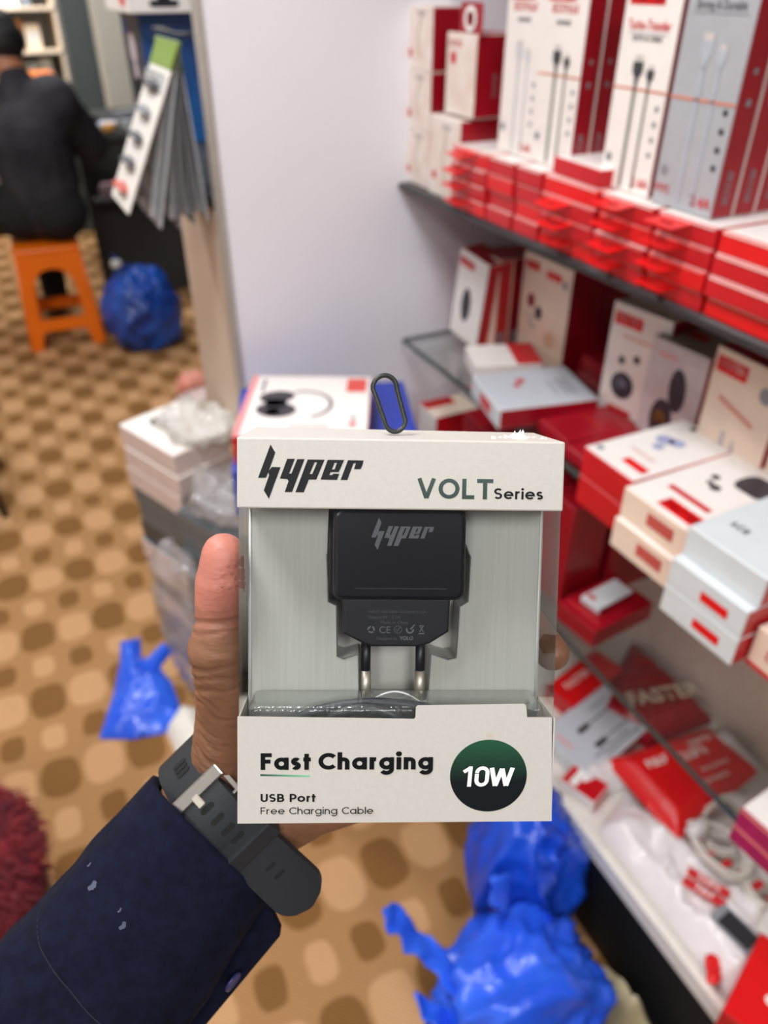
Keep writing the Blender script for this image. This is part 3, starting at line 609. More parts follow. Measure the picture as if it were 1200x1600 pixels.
def shelf_bag(name, label, outline, h, m, seed, z=Z3, amp=.45, f=14, cell=.006, edge=.03, cat='bag', aniso=None):
    cx, cy = sum(p[0] for p in outline)/len(outline), sum(p[1] for p in outline)/len(outline)
    o = obj(name, puffy_me(name, [(p[0]-cx, p[1]-cy) for p in outline], h, cell, seed, amp, f, edge, aniso), None, m); o.location = (cx, cy, z)
    return tag(o, label, cat)
shelf_bag('polythene_bag', 'crumpled white polythene bag on the bottom shelf in front of the earphone box', [(.66, .60), (.79, .57), (.82, .63), (.72, .66)], .05, M_POLY, 3)
def top_z(o, x, y, r=.03):
    """height of a bag's surface around a point of its own space"""
    return max([v.co.z for v in o.data.vertices if abs(v.co.x-x) < r and abs(v.co.y-y) < r] or [0])
wb = shelf_bag('polythene_bag', 'long white polythene bag with red print and pictured phone, along the bottom shelf lip', [(.665, .53), (.76, .57), (.79, .44), (.83, .27), (.73, .22), (.665, .24)], .045, M_POLY, 5, f=15, amp=.6)
def decal(parent, part, polys, m, z, rotz=0, at=(0, 0)):
    me = polys_me(part, polys); me.transform(Matrix.Translation((at[0], at[1], z)) @ Matrix.Rotation(rotz, 4, 'Z')); return obj(part, me, parent, m)
a0 = R(-64)
wx, wy = wb.location.x, wb.location.y
obj('red_print', (lambda me: (me.transform(Matrix.Translation((.728-wx, .357-wy, top_z(wb, .728-wx, .357-wy)+.0008)) @ Matrix.Rotation(a0, 4, 'Z')), me)[1])(join_me('red_print', [polys_me('p', [rect(-.035, -.012, .03, .004), rect(-.035, .008, .03, .024)])])), wb, M_INKR)
for n_, y in ((5, .012), (4, -.008)):
    me = scrib_me(n_, .010, n_); me.transform(Matrix.Translation((.728-wx, .357-wy, top_z(wb, .728-wx, .357-wy)+.0016)) @ Matrix.Rotation(a0, 4, 'Z') @ Matrix.Translation((0, y, 0))); obj('lettering', me, wb, M_INKW)
for k in range(9):
    me = polys_me('red_dash', [rrect(-.011, -.006, .011, .006, .003)]); me.transform(Matrix.Translation((.79-wx+.006*k*.6, .46-k*.026-wy, top_z(wb, .79-wx, .46-k*.026-wy, .014)+.0015)) @ Matrix.Rotation(R(4), 4, 'Z')); obj('red_dash', me, wb, M_INKR)
ph = polys_me('phone_picture', [rrect(-.019, -.038, .019, .038, .007)]); ph.transform(Matrix.Translation((.726-wx, .292-wy, top_z(wb, .726-wx, .292-wy)+.001)) @ Matrix.Rotation(R(8), 4, 'Z')); obj('phone_picture', ph, wb, M_INKG)
ph = polys_me('phone_screen', [rect(-.015, -.026, .015, .026)]); ph.transform(Matrix.Translation((.726-wx, .292-wy, top_z(wb, .726-wx, .292-wy)+.0018)) @ Matrix.Rotation(R(8), 4, 'Z')); obj('phone_screen', ph, wb, M_INK)
rc = shelf_bag('header_card_pack', 'large red header card with white lettering on polythene packs, below the dark glass edge', [(.75, .625), (.975, .60), (.985, .485), (.755, .445)], .03, M_BRED, 9, z=Z3+.03, amp=.2, f=6)
rx, ry = rc.location.x, rc.location.y
for n_, u, v, h in ((5, .0, .0, .018), (12, .02, -.030, .007), (4, -.07, .01, .016), (11, .0, -.052, .008), (7, .03, .022, .010)):
    me = scrib_me(n_, h, n_); me.transform(Matrix.Translation((.885-rx, .545-ry, top_z(rc, .0, .0, .08)+.001)) @ Matrix.Rotation(R(-4), 4, 'Z') @ Matrix.Translation((u, v, 0))); obj('lettering', me, rc, M_INKW)
rf = shelf_bag('printed_bag', 'dark red bag with bold cream lettering at the back of the bottom shelf', [(.80, .73), (1.02, .86), (1.02, .62), (.86, .63)], .05, M_DRED, 12, amp=.3, f=9)
fx, fy = rf.location.x, rf.location.y
me = text_me(BR, .034, bold=.04); me.transform(Matrix.Translation((.94-fx, .675-fy, top_z(rf, .94-fx, .675-fy, .06)+.001)) @ Matrix.Rotation(R(-14), 4, 'Z')); obj('lettering', me, rf, M_CREAM)
shelf_bag('polythene_bag', 'clear grey-white polythene bag at the shelf back beside the bold-lettered red bag', [(.92, .60), (1.02, .60), (1.02, .50), (.95, .53)], .06, M_POLY, 15)
M_CORD = pm('white_cord', (228, 218, 208), .4)
def coil(label, loc, r, seed, n=4, sq=.7):
    rnd = random.Random(seed); pts = []
    for i in range(n*22):
        a = 2*math.pi*i/22; rr = r*(1+.08*math.sin(a*1.3+seed)+.05*rnd.random())
        pts.append((rr*math.cos(a), rr*sq*math.sin(a), .006+.004*(i/22)+.004*math.sin(a*2+seed)))
    t = empty('cable_coil', loc, (R(rnd.uniform(-10, 10)), R(rnd.uniform(-25, 0)), R(rnd.uniform(0, 180))), label, 'cable')
    obj('cord', tube_me('cord', pts, .0027, 6), t, M_CORD)
    obj('tie', tube_me('tie', [(r*.93, -.02, .012), (r*.93, .0, .012), (r*.93, .02, .012)], [.012, .014, .012], 8), t, M_POLY)
    me = box_me('plug', (r*1.0, -.006, .004), (r*1.35, .006, .012), .002); obj('plug', me, t, M_CORD)
    return t
coil('coiled white charging cable below the magenta boxes', (.835, .335, Z3+.035), .05, 2)
coil('coiled white charging cable nearest the pictured phone pouch', (.79, .395, Z3+.05), .045, 5)
coil('coiled white charging cable beside the red header card corner', (.85, .43, Z3+.03), .05, 8)
coil('coiled white charging cable farthest back on the bottom shelf', (.93, .355, Z3+.012), .055, 11)
carton('red_box', 'red box with white dot and lettering at the bottom shelf lip', 'box', (.695, .208, Z3), (.14, .08, .06), [M_RED, M_RED, M_BRED], [('white_dot', 'top', 'disc', [(.55, .4, .09)], M_INKW), ('front_lettering', 'front', 'scrib', (4, .5, .3, .016), M_INKW), ('pale_line', 'front', 'rect', [(0, .6, 1, .64)], M_INKR)], rot=R(22))
carton('white_box', 'white box with a thin orange line behind the white-dotted red box', 'box', (.80, .262, Z3), (.09, .07, .06), [M_WHITE, M_WHITE, M_WHITE], [('orange_line', 'top', 'rect', [(0, .48, 1, .52)], MATS['orange_line'])], rot=R(22))
t = empty('red_ribbon', (.665, .272, Z3+.014), None, 'small glossy red ribbon knot by the white-dotted red box', 'ribbon')
for s in (-1, 1): obj('loop', (lambda m: (m.transform(Matrix.Translation((.006*s, .007*s, 0))), m)[1])(blob_me('loop', (.012, .009, .007), 3+s, .006, 60, 4, 0, 2, 0, crease)), t, M_BRED)

# ------------------------------------------------------------------ floor bags near the shelves
M_BLUE = pm('blue_polythene', (28, 88, 216), .28, rgb2=(22, 70, 196), scale=8, spec=.55, bump=.25, bscale=30, stretch=(1, 1, .4))
M_BLUE2 = pm('bright_blue_polythene', (52, 106, 236), .28, rgb2=(34, 84, 220), scale=10, spec=.55, bump=.25, bscale=30, stretch=(.5, 1, 1))
def ear(parent, pts, r, m, seed=0):
    P = [Vector(p) for p in pts]; pts = []; rr = []
    for i in range(len(P)-1):
        for k in range(5): pts.append(P[i].lerp(P[i+1], k/5)); rr.append((r[i]+(r[i+1]-r[i])*k/5)*(1+.25*noise.noise(Vector((i*5+k+seed, seed, 0))*.7)))
    me = tube_me('handle', pts+[P[-1]], rr+[r[-1]], 16, flat=((.3, .2, 1), .0025))
    for v in me.vertices: v.co += Vector((noise.noise(v.co*50+Vector((seed, 0, 0))), noise.noise(v.co*50+Vector((seed, 9, 0))), noise.noise(v.co*50+Vector((seed, 0, 9)))))*.014
    return obj('handle', me, parent, m)
t = empty('blue_bag', (.560, .585, 0), None, 'large knotted blue plastic bag on the floor under the held box', 'bag')
obj('bag', blob_me('bag', (.100, .105, .165), 4, .026, 9, 5, .08, 2.3, .25, crease, (1.2, 1.2, .3)), t, M_BLUE)
ear(t, [(0, -.04, .27), (-.02, -.075, .29), (-.035, -.10, .25), (-.04, -.125, .18)], [.014, .02, .02, .012], M_BLUE, 3)
t = empty('blue_bag', (.43, .40, 0), None, 'crumpled bright blue plastic bag with handles up, beside the beige cloth', 'bag')
obj('bag', blob_me('bag', (.13, .11, .12), 9, .05, 8.5, 5, .1, 2.2, .2, crease, (.4, 1.3, 1)), t, M_BLUE2)
ear(t, [(-.07, .02, .17), (-.11, .09, .2), (-.14, .13, .24), (-.155, .16, .265)], [.03, .018, .024, .016], M_BLUE2, 5)
ear(t, [(.0, .04, .17), (.01, .09, .25), (.02, .12, .29)], [.02, .018, .014], M_BLUE2, 8)
ear(t, [(-.1, -.02, .12), (-.14, .02, .17), (-.155, .05, .2)], [.02, .02, .004], M_BLUE2, 11)
t = shelf_bag('cloth', 'crumpled beige cloth on the floor between blue bag and shelf base', [(.57, .42), (.62, .43), (.637, .38), (.637, .25), (.59, .23), (.56, .32)], .2, pm('beige_cloth', (196, 182, 150), .85, rgb2=(168, 154, 120), scale=14, bump=.2), 21, z=0, amp=.5, f=9, cell=.006, edge=.06, cat='cloth', aniso=(.3, 1, .3))

# ------------------------------------------------------------------ floor items on the left
t = shelf_bag('blue_bag', 'small flat blue plastic bag with two handles lying on the carpet', [(-.091, 1.326), (-.02, 1.29), (.05, 1.275), (.10, 1.31), (.10, 1.43), (.085, 1.49), (.14, 1.545), (.11, 1.575), (.055, 1.53), (.05, 1.55), (.062, 1.62), (.01, 1.625), (-.005, 1.55), (-.03, 1.47)], .035, M_BLUE2, 31, z=0, amp=.55, f=14, cell=.007, edge=.04)
shelf_bag('white_bag', 'rolled white paper bag on the carpet behind the wrist', [(.055, 1.28), (.10, 1.33), (.155, 1.29), (.16, 1.16), (.11, 1.12), (.06, 1.18)], .09, pm('white_paper', (244, 238, 228), .6, bump=.2), 33, z=0, amp=.2, f=8, cell=.008, edge=.07)
shelf_bag('blue_bag', 'scrap of blue plastic bag on the carpet by the watch strap', [(.04, 1.16), (.08, 1.21), (.13, 1.15), (.08, 1.09)], .03, M_BLUE2, 35, z=0, amp=.5, f=20, cell=.006)
# stacks of flat packs by the wall end
M_DPACK = pm('charcoal_pack', (62, 62, 70), .35, var=.2, scale=30); M_PPACK = pm('pink_white_pack', (222, 200, 192), .4, var=.1); M_GPACK = pm('grey_pack', (96, 104, 108), .35, var=.15)
def pack(label, loc, d, mats, rot, prints=()):
    return carton('flat_pack', label, 'packet', loc, d, mats, prints, rot=rot, group='flat packs stacked on the carpet')
ordw = ['lowest', 'second', 'third', 'fourth', 'fifth', 'sixth', 'seventh', 'eighth', 'ninth', 'tenth', 'eleventh', 'twelfth', 'topmost']
A1 = R(22)
for k in range(13):
    side = [M_PPACK, M_GPACK, M_DPACK][(0 if k > 9 else (1 if k in (9, 8) else (0 if k in (5, 6, 3) else 2)))]
    pr = [('red_mark', 'top', 'rect', [(.55, .55, .7, .65)], M_BRED), ('dark_picture', 'top', 'poly', [disc(.3, .45, .15, .14, rot=.5)], M_PICK)] if k == 12 else []
    pack(f'flat pack, {ordw[k]} in the far stack beside the beige cabinet', (.222+random.uniform(-.006, .006)+.001*k, 1.50+random.uniform(-.006, .006), .0505*k), (.15, .20, .049), [side, side, M_WHITE if k > 9 else M_GPACK], A1, pr)
for k in range(11):
    side = M_DPACK if k < 9 else M_GPACK
    pack(f'charcoal flat pack, {ordw[k] if k < 10 else "topmost"} in the near stack by the thumb', (.285+random.uniform(-.008, .008), 1.29+random.uniform(-.006, .006), .0505*k), (.15, .195, .049), [side, M_DPACK, M_GPACK], A1+R(random.uniform(-3, 3)), [('side_line', 'front', 'rect', [(.05, .75, .95, .85)], M_INKG)])
def drape(label, loc, rad, seed, amp=.03, f=12, m=None):
    o = obj('polythene_bag', blob_me('polythene_bag', rad, seed, amp, f, 5, 0, 2.6, 0, crease), None, m or M_POLYC); o.location = loc; o.rotation_euler = (0, 0, A1); return tag(o, label, 'bag')
drape('crumpled milky polythene bag on top of the far stack of packs', (.27, 1.47, .654), (.06, .085, .02), 41, .025, 16, film('milky_polythene', (.9, .88, .86), 1.45, .15, haze=.55, bump=.5, hazec=(.86, .82, .76)))
drape('clear polythene bag covering the near stack of charcoal packs', (.285, 1.29, .556), (.072, .09, .035), 43, .025, 14)
t = obj('polythene_bag', blob_me('polythene_bag', (.03, .11, .22), 47, .022, 13, 5, 0, 2.6, 0, crease), None, M_POLYC); t.location = (.165, 1.345, .02); t.rotation_euler = (0, 0, A1); tag(t, 'clear polythene bag hanging down the aisle side of the packs', 'bag')
shelf_bag('polythene_bag', 'pinkish clear plastic bag with red print on the carpet near the blue sack', [(.24, 2.45), (.31, 2.66), (.50, 2.90), (.64, 2.75), (.52, 2.35), (.34, 2.28)], .16, pm('pinkish_polythene', (226, 200, 196), .3, rgb2=(206, 176, 170), scale=9), 51, z=0, amp=.4, f=7, cell=.012, edge=.08)
o = obj('red_packet', blob_me('red_packet', (.07, .06, .05), 53, .02, 14, 4, 0, 2.4, 0, crease), None, pm('orange_red_packet', (232, 150, 132), .5)); o.location = (.54, 2.98, 0); o.location = (.565, 2.98, 0); tag(o, 'orange-red packet on the carpet beyond the pinkish plastic bag', 'packet')

# carton pile with the headphone box
for k in range(2):
    carton('stock_carton', f'plain brown stock carton, {["lower", "upper"][k]} of the pile under the blue box', 'box', (.41, 1.085, .37*k), (.26, .30, .368), [pm('kraft', (176, 136, 96), .7)]*3, [('seam_tape', 'front', 'rect', [(.46, 0, .54, 1)], pm('packing_tape', (190, 158, 118), .3))])
carton('blue_box', 'flat royal blue box under the white headphone box', 'box', (.415, 1.085, .742), (.30, .29, .085), [pm('royal_blue_card', (44, 66, 176), .4)]*3, [('pale_line', 'front', 'rect', [(.05, .8, .95, .85)], M_INKG)], rot=R(-20))
Hd = (.205, .215, .05)
def turn(pr):
    out = []
    for part, face, kind, par, m in pr:
        P = [rect(*q) for q in par] if kind == 'rect' else ([disc(q[0], q[1], q[2]) for q in par] if kind == 'disc' else par)
        out.append((part, face, 'poly', [[(1-b, a) for a, b in q] for q in P], m))
    return out
carton('headphone_box', 'flat white box with pictured grey headphones, lying behind the held box', 'box', (.374, 1.062, .829), Hd, [M_RED, M_RED, M_WHITE],
       turn([('headband_picture', 'top', 'poly', [[(.47+.24*math.cos(R(a))*r, .50+.23*math.sin(R(a))*r) for a, r in [(x, 1.0) for x in range(112, -70, -12)]+[(x, .88) for x in range(-68, 114, 12)]]], pm('headband_print', (96, 92, 98), .4)),
        ('ear_cup_picture', 'top', 'poly', [disc(.25, .62, .145, .10, rot=.25), disc(.27, .41, .16, .12, rot=-.1), rect(.17, .46, .34, .58)], M_PICK), ('ear_cup_shine', 'top', 'disc', [(.25, .38, .06)], pm('lilac_grey_print', (126, 116, 128), .4)),
        ('red_words', 'top', 'rect', [(.80, .72, .96, .95)], pm('red_words_print', (226, 84, 76), .5)), ('red_band', 'top', 'rect', [(0, 0, .05, 1)], pm('pink_band', (236, 150, 150), .4)), ('side_words', 'top', 'rect', [(.1, .7, .13, .92)], M_INKG), ('red_mark', 'top', 'disc', [(.88, .2, .03)], M_BRED), ('dark_mark', 'top', 'disc', [(.88, .29, .02)], M_INK), ('red_words', 'top', 'rect', [(.4, .13, .7, .16)], MATS['pink_print2'])]), rot=R(-27))

# ------------------------------------------------------------------ beige cabinet, sample strips and cartons at the wall end
t = empty('cabinet', (.6, 1.49, 0), None, 'plain beige cabinet side standing behind the end of the white wall', 'cabinet')
obj('body', box_me('body', (-.262, -.172, 0), (.3, .18, 1.12), .004), t, pm('beige_laminate', (206, 184, 166), .5, var=.04, scale=3))
obj('top_panel', box_me('top_panel', (-.265, -.174, 1.12), (.3, .8, 1.14), .003), t, pm('dark_laminate', (60, 62, 62), .5))
obj('leg', box_me('leg', (.25, .75, 0), (.29, .79, 1.12), .003), t, MATS['dark_laminate'])
t = carton('trimmer_box', 'dark grey and blue upright box with pictured white trimmer, on the cabinet top', 'box', (.44, 1.985, 1.1405), (.17, .20, .245), [pm('slate_card', (70, 68, 74), .45), pm('ocean_blue_card', (24, 88, 150), .4, rgb2=(20, 60, 120), scale=5), M_WHITE],
       [('trimmer_picture', 'front', 'poly', [rrect(.35, .62, .65, .84, .08), rrect(.42, .18, .62, .62, .06)], pm('trimmer_print', (214, 196, 204), .4)), ('trimmer_head', 'front', 'poly', [rrect(.34, .32, .72, .5, .1)], M_PICK), ('blue_words', 'front', 'rect', [(.1, .84, .3, .94), (.55, .2, .85, .34)], pm('blue_print', (40, 70, 170), .4))])
t = carton('tripod_box', 'white carton with black tripod picture lying on the blue trimmer box', 'box', (.435, 1.96, 1.387), (.21, .26, .09), [M_WHITE, M_WHITE, M_WHITE], [('tripod_picture', 'right', 'poly', [rrect(.28, .2, .40, 1.0, .04), rrect(.2, .1, .48, .25, .05)], M_INK), ('red_print', 'front', 'poly', [disc(.8, .4, .14, .3)], M_BRED)])
t0 = t
M_STRIP = pm('strip_card', (232, 226, 218), .4, var=.05); M_CLEAR = film('blister', (.9, .9, .92), 1.45, .1, haze=.35, bump=.4, bscale=80, hazec=(.7, .7, .72))
HX, HZ = .310, 1.365
rack = empty('hook_rail', (HX, 1.43, HZ), None, 'steel hook rail on the wall end carrying the hanging sample strips', 'rail')
obj('rod', tube_me('rod', [(.0, -.10, .012), (0, .09, .012)], .0025, 8), rack, pm('dark_wire', (70, 70, 72), .5))
obj('arm', tube_me('arm', [(.025, .075, .012), (0, .075, .012)], .003, 8), rack, MATS['dark_wire']); obj('arm', tube_me('arm', [(.025, -.085, .012), (0, -.085, .012)], .003, 8), rack, MATS['dark_wire'])
for k, (ang, Ls) in enumerate(((27, .262), (15, .272), (8, .27), (2.5, .265), (-3.0, .262))):
    s = empty('sample_strip', (HX, 1.43+.004*k, HZ), (0, R(ang), 0), f'hanging strip of blistered gadgets, {["outermost white one with green top, swung out", "second one, grey, behind the white strip", "third one, charcoal, in the middle of the fan", "fourth one, charcoal with green top", "last one, flat against the white wall edge"][k]}', 'sample strip', 'hanging sample strips at the wall end')
    w_ = .085; x0 = -.002-.004*k*0
    m = M_STRIP if k == 0 else pm('grey_strip' if k in (1, 4) else 'dark_strip', (176, 176, 180) if k in (1, 4) else (120, 118, 122), .4)
    obj('strip_card', box_me('strip_card', (-.0015, -w_, -Ls), (.0015, w_-.02, 0), .0005), s, m)
    obj('header', box_me('header', (-.0025, -w_, -.04), (.0025, w_-.02, .002), .0005), s, pm('green_card', (126, 150, 62), .4) if k in (0, 3, 4) else m)
    for j in range(5):
        z = -.068-j*.041
        b = blob_me('gadget', (.010, .040 if k == 0 else .05, .012), 60+j+k, .002, 30, 3, 1.0); 
        for v in b.vertices: v.co.z -= 0
        b.transform(Matrix.Translation((-.008, -.012, z-.006)))
        obj('gadget', b, s, (M_PICK if k or j < 4 else pm('red_gadget', (190, 80, 66), .4)) if (k or j != 1) else pm('grey_gadget', (110, 112, 116), .4))
    if k: obj('blister', box_me('blister', (-.018, -w_+.006, -Ls+.012), (-.0035, w_-.026, -.046), .004), s, M_CLEAR)

# ------------------------------------------------------------------ orange stool and the seated person
M_ORANGE = pm('orange_plastic', (240, 112, 10), .35, var=.08, scale=6, spec=.5)
SX, SY = .165, 3.91
st = empty('stool', (SX, SY, 0), (0, 0, R(-4)), 'orange plastic stool with arched openings under the seated person', 'stool')
def stool_side():
    outer = [(-.165, 0), (-.115, 0), (-.10, .07), (-.085, .085), (.085, .085), (.10, .07), (.115, 0), (.165, 0), (.135, .44), (-.135, .44)]
    hole = [(-.098, .14), (.098, .14), (.088, .29)]+[(.085*math.cos(R(a)), .29+.075*math.sin(R(a))) for a in range(10, 175, 15)]+[(-.088, .29)]
    return plate_me('side_panel', [outer, hole], .012)
for k in range(4):
    me = stool_side(); me.transform(Matrix.Rotation(R(90*k), 4, 'Z') @ Matrix.Translation((0, -.165, 0)) @ Matrix.Rotation(R(4.2), 4, 'X').inverted() @ Matrix.Rotation(R(90), 4, 'X'))
    obj('leg_panel', me, st, M_ORANGE)
obj('seat', box_me('seat', (-.142, -.142, .43), (.142, .142, .452), .01, 3), st, M_ORANGE, True)
M_HOOD = pm('black_cotton', (62, 61, 66), .9, rgb2=(38, 37, 46), scale=5, spec=.2, bump=.15, bscale=60); M_PANT = pm('black_trouser', (36, 36, 38), .9, scale=7, spec=.2)
M_SKINF = pm('warm_skin', (176, 116, 84), .5, sss=.1); M_HAIR = pm('black_hair', (20, 18, 20), .6, var=.3, scale=120)
P_ = dict(pel=(.20, 3.93, .60), bel=(.21, 3.92, .72), ch=(.20, 3.88, .88), nk=(.205, 3.90, 1.075), hd=(.178, 3.98, 1.195),
          ls=(.07, 4.00, .98), rs=(.325, 3.84, 1.01), re=(.455, 3.97, .83), rw=(.26, 4.22, .86), le=(-.1, 4.13, .82), lw=(.05, 4.25, .84),
          rh=(.25, 3.88, .585), lh=(.10, 3.95, .585), rk=(.17, 4.30, .52), lk=(-.16, 4.24, .52), ra=(.17, 4.27, .09), la=(-.2, 4.2, .09))
g = {k: Vector(v) for k, v in P_.items()}
per = empty('person', (SX, SY, 0), None, 'person in a black hooded top and black trousers, bent forward on the orange stool', 'person')
po = Vector((SX, SY, 0))
def limb(seq): return [(g[a]-po if isinstance(a, str) else a, r1, g[b]-po if isinstance(b, str) else b, r2) for a, r1, b, r2 in seq]
body = [('pel', .13, 'bel', .12), ('bel', .12, 'ch', .125), ('ch', .12, 'nk', .07), ('nk', .064, 'hd', .066), ('ch', .1, 'ls', .065), ('ch', .1, 'rs', .065), ('rs', .055, 're', .042), ('re', .042, 'rw', .03), ('ls', .055, 'le', .042), ('le', .042, 'lw', .03),
        ('rh', .09, 'rk', .065), ('lh', .09, 'lk', .065), ('rk', .06, 'ra', .04), ('lk', .06, 'la', .04)]
cn = limb(body)
hd = g['hd']-po
fd = Vector((-.55, .75, -.15)).normalized(); rt = fd.cross(Vector((0, 0, 1))).normalized()
cn += [(hd, .085, hd+Vector((0, 0, .045))+fd*.015, .088), (hd+fd*.05, .05, hd+fd*.055+Vector((0, 0, -.05)), .042), (hd+fd*.095, .012, hd+fd*.108+Vector((0, 0, -.02)), .014)]
for s in (-1, 1):
    cn.append((hd+rt*s*.086+Vector((0, 0, .01)), .012, hd+rt*s*.086+Vector((0, 0, -.02)), .01))
for wn, en in (('rw', 're'), ('lw', 'le')):
    wd = (g[wn]-g[en]).normalized(); wp = g[wn]-po; sd = wd.cross(Vector((0, 0, 1))).normalized()
    cn.append((wp, .028, wp+wd*.07, .034))
    for k in range(4):
        b0 = wp+wd*.085+sd*(.027-.018*k); b1 = b0+wd*(.04+.006*(k in (1, 2)))-Vector((0, 0, .012)); cn += [(b0, .009, b1, .008), (b1, .008, b1+wd*.025-Vector((0, 0, .02)), .007)]
    cn.append((wp+wd*.04+sd*.03, .011, wp+wd*.08+sd*.05, .009))
for a in ('ra', 'la'):
    ap = g[a]-po; cn.append((ap+Vector((0, 0, -.045)), .04, ap+fd*.16+Vector((0, 0, -.055)), .033))
obj('body', cones_me('body', cn, .009, 3), per, M_SKINF)
hood = limb([('pel', .14, 'bel', .165), ('bel', .165, 'ch', .172), ('ch', .165, 'nk', .07), ('ch', .15, 'ls', .105), ('ch', .15, 'rs', .105), ('rs', .098, 're', .075), ('re', .075, 'rw', .052), ('ls', .098, 'le', .075), ('le', .075, 'lw', .052)])
me = cones_me('hooded_top', hood, .012, 5)
for v in me.vertices: v.co += v.normal*.010*fold(v.co, 5, 2)
obj('hooded_top', me, per, M_HOOD)
cn2 = limb([('nk', .082, 'nk', .082)]); cn2 = [(g['nk']-po+Vector((.05, -.04, -.09)), .065, g['nk']-po+Vector((-.03, -.02, -.10)), .065)]
obj('hood', cones_me('hood', cn2, .01, 3), per, M_HOOD)
me = cones_me('trousers', limb([('pel', .13, 'rh', .128), ('pel', .13, 'lh', .128), ('rh', .12, 'rk', .085), ('lh', .12, 'lk', .085), ('rk', .083, 'ra', .06), ('lk', .083, 'la', .06)]), .012, 4)
for v in me.vertices:
    v.co += v.normal*.006*fold(v.co, 7, 3)
    if v.co.xy.length < .17 and v.co.z < .456: v.co.z = .456 if v.co.z > .4 else v.co.z
obj('trousers', me, per, M_PANT)
obj('hair', cones_me('hair', [(hd+Vector((0, 0, .035))-fd*.02, .092, hd+Vector((0, 0, .06))-fd*.005, .094), (hd-fd*.04+Vector((0, 0, .02)), .05, hd-fd*.03+Vector((0, 0, .02)), .08)], .007, 2), per, M_HAIR)
for s in (-1, 1):
    obj('eye', (lambda m: (m.transform(Matrix.Translation(hd+fd*.088+rt*s*.03+Vector((0, 0, .012)))), m)[1])(blob_me('eye', (.011, .011, .008), 1, 0, 5, 2, 1)), per, M_INKW)
for a in ('ra', 'la'):
    ap = g[a]-po; obj('shoe', cones_me('shoe', [(ap+Vector((0, 0, -.045)), .045, ap+fd*.17+Vector((0, 0, -.052)), .038)], .008, 2), per, pm('dark_shoe', (40, 38, 38), .6))
obj('back_print', (lambda m: m)(polys_me('back_print', [])), per, M_INKG) if False else None

# blue sack on the floor beyond the stool
t = empty('blue_sack', (.50, 3.62, 0), None, 'full dark blue plastic sack on the floor beside the orange stool', 'sack')
obj('sack', blob_me('sack', (.16, .15, .185), 71, .03, 8, 5, .06, 2.6, .2, crease, (1, 1, .6)), t, pm('deep_blue_polythene', (30, 88, 190), .3, rgb2=(14, 44, 120), scale=6, spec=.55))
ear(t, [(-.05, 0, .36), (-.07, -.02, .41), (-.09, -.03, .44)], [.03, .025, .02], MATS['deep_blue_polythene'], 3)
obj('tie', blob_me('tie', (.022, .02, .018), 73, .006, 30, 3), t, pm('grey_white_tie', (190, 190, 186), .5)).location = (-.085, -.06, .39)
# dark chair leg at the left frame edge
t = empty('chair', (-.42, 2.55, 0), None, 'dark metal chair by the orange stool, only one leg showing', 'chair')
for dx, dy in ((.2, .17), (.2, -.17), (-.2, .17), (-.2, -.17)): obj('leg', tube_me('leg', [(dx*1.0, dy, 0), (dx*.75, dy*.8, .43)], .011, 8), t, pm('dark_metal', (44, 40, 40), .4))
obj('seat', box_me('seat', (-.2, -.19, .43), (.2, .19, .46), .012, 2), t, M_BLACK); obj('backrest', box_me('backrest', (-.2, -.19, .5), (-.17, .19, .8), .01, 2), t, M_BLACK)

# ------------------------------------------------------------------ far background
t = empty('desk', (.95, 4.75, 0), None, 'dark cluttered work desk beyond the sample strips', 'desk')
obj('top_panel', box_me('top_panel', (-.55, -.45, .78), (.8, .4, .82), .004), t, pm('desk_dark', (62, 64, 62), .6))
obj('front_panel', box_me('front_panel', (-.52, -.42, 0), (.78, -.40, .78), .003), t, pm('desk_front', (52, 50, 48), .7))
obj('lower_board', box_me('lower_board', (-.5, -.56, .52), (.2, -.42, .54), .003), t, MATS['desk_front'])
rnd = random.Random(4)
clut = [('packet', 'pinkish packet on the low board of the dark desk', (.54, 4.26, .54), (.1, .08, .06), (150, 120, 124)), ('packet', 'olive packet on the low board of the dark desk', (.64, 4.26, .54), (.07, .08, .09), (96, 96, 66)), ('packet', 'blue packet on the low board of the dark desk', (.72, 4.26, .54), (.07, .08, .05), (50, 60, 140)), ('phone_part', 'white phone lying on the dark desk nearest the cream post', (.62, 4.42, .82), (.12, .06, .03), (216, 216, 230)), ('tool_case', 'orange-yellow tool case on the dark desk', (.60, 4.34, .82), (.05, .09, .03), (196, 140, 50)), ('tape_roll', 'pale round tin on the dark desk beside the tool case', (.70, 4.34, .82), (.09, .09, .04), (208, 208, 222)),
        ('parts_tray', 'grey parts tray at the back of the dark desk', (.74, 4.6, .82), (.16, .12, .05), (110, 110, 116)), ('paper_pad', 'white paper pad on the dark desk edge', (.82, 4.4, .82), (.12, .08, .02), (222, 222, 226)), ('parts_tray', 'dark parts tray at the desk front', (.52, 4.55, .82), (.1, .12, .05), (60, 64, 66))]
for n, l, loc, d, c in clut:
    o = empty(n, loc, (0, 0, R(rnd.uniform(-30, 30))), l, n.split('_')[-1])
    obj('body', box_me('body', (-d[0]/2, -d[1]/2, 0), (d[0]/2, d[1]/2, d[2]*.8), .006, 2), o, pm(n+l[:6], c, .5)); obj('lid', box_me('lid', (-d[0]*.42, -d[1]*.42, d[2]*.8), (d[0]*.42, d[1]*.42, d[2]), .002), o, pm(n+l[:6]+'lid', tuple(min(255, v+20) for v in c), .4))
struct('pillar_1', box_me('pillar', (.76, 5.25, 0), (.96, 5.45, 2.8), .004), pm('cream_paint', (206, 200, 184), .6))
struct('pillar_2', box_me('pillar', (.61, 5.5, 0), (.80, 5.7, 2.8), .004), pm('slate_paint', (78, 86, 86), .6))
fs = empty('far_shelving', (.12, 6.5, 0), None, 'lit pale shelving full of goods at the far end of the shop', 'shelving')
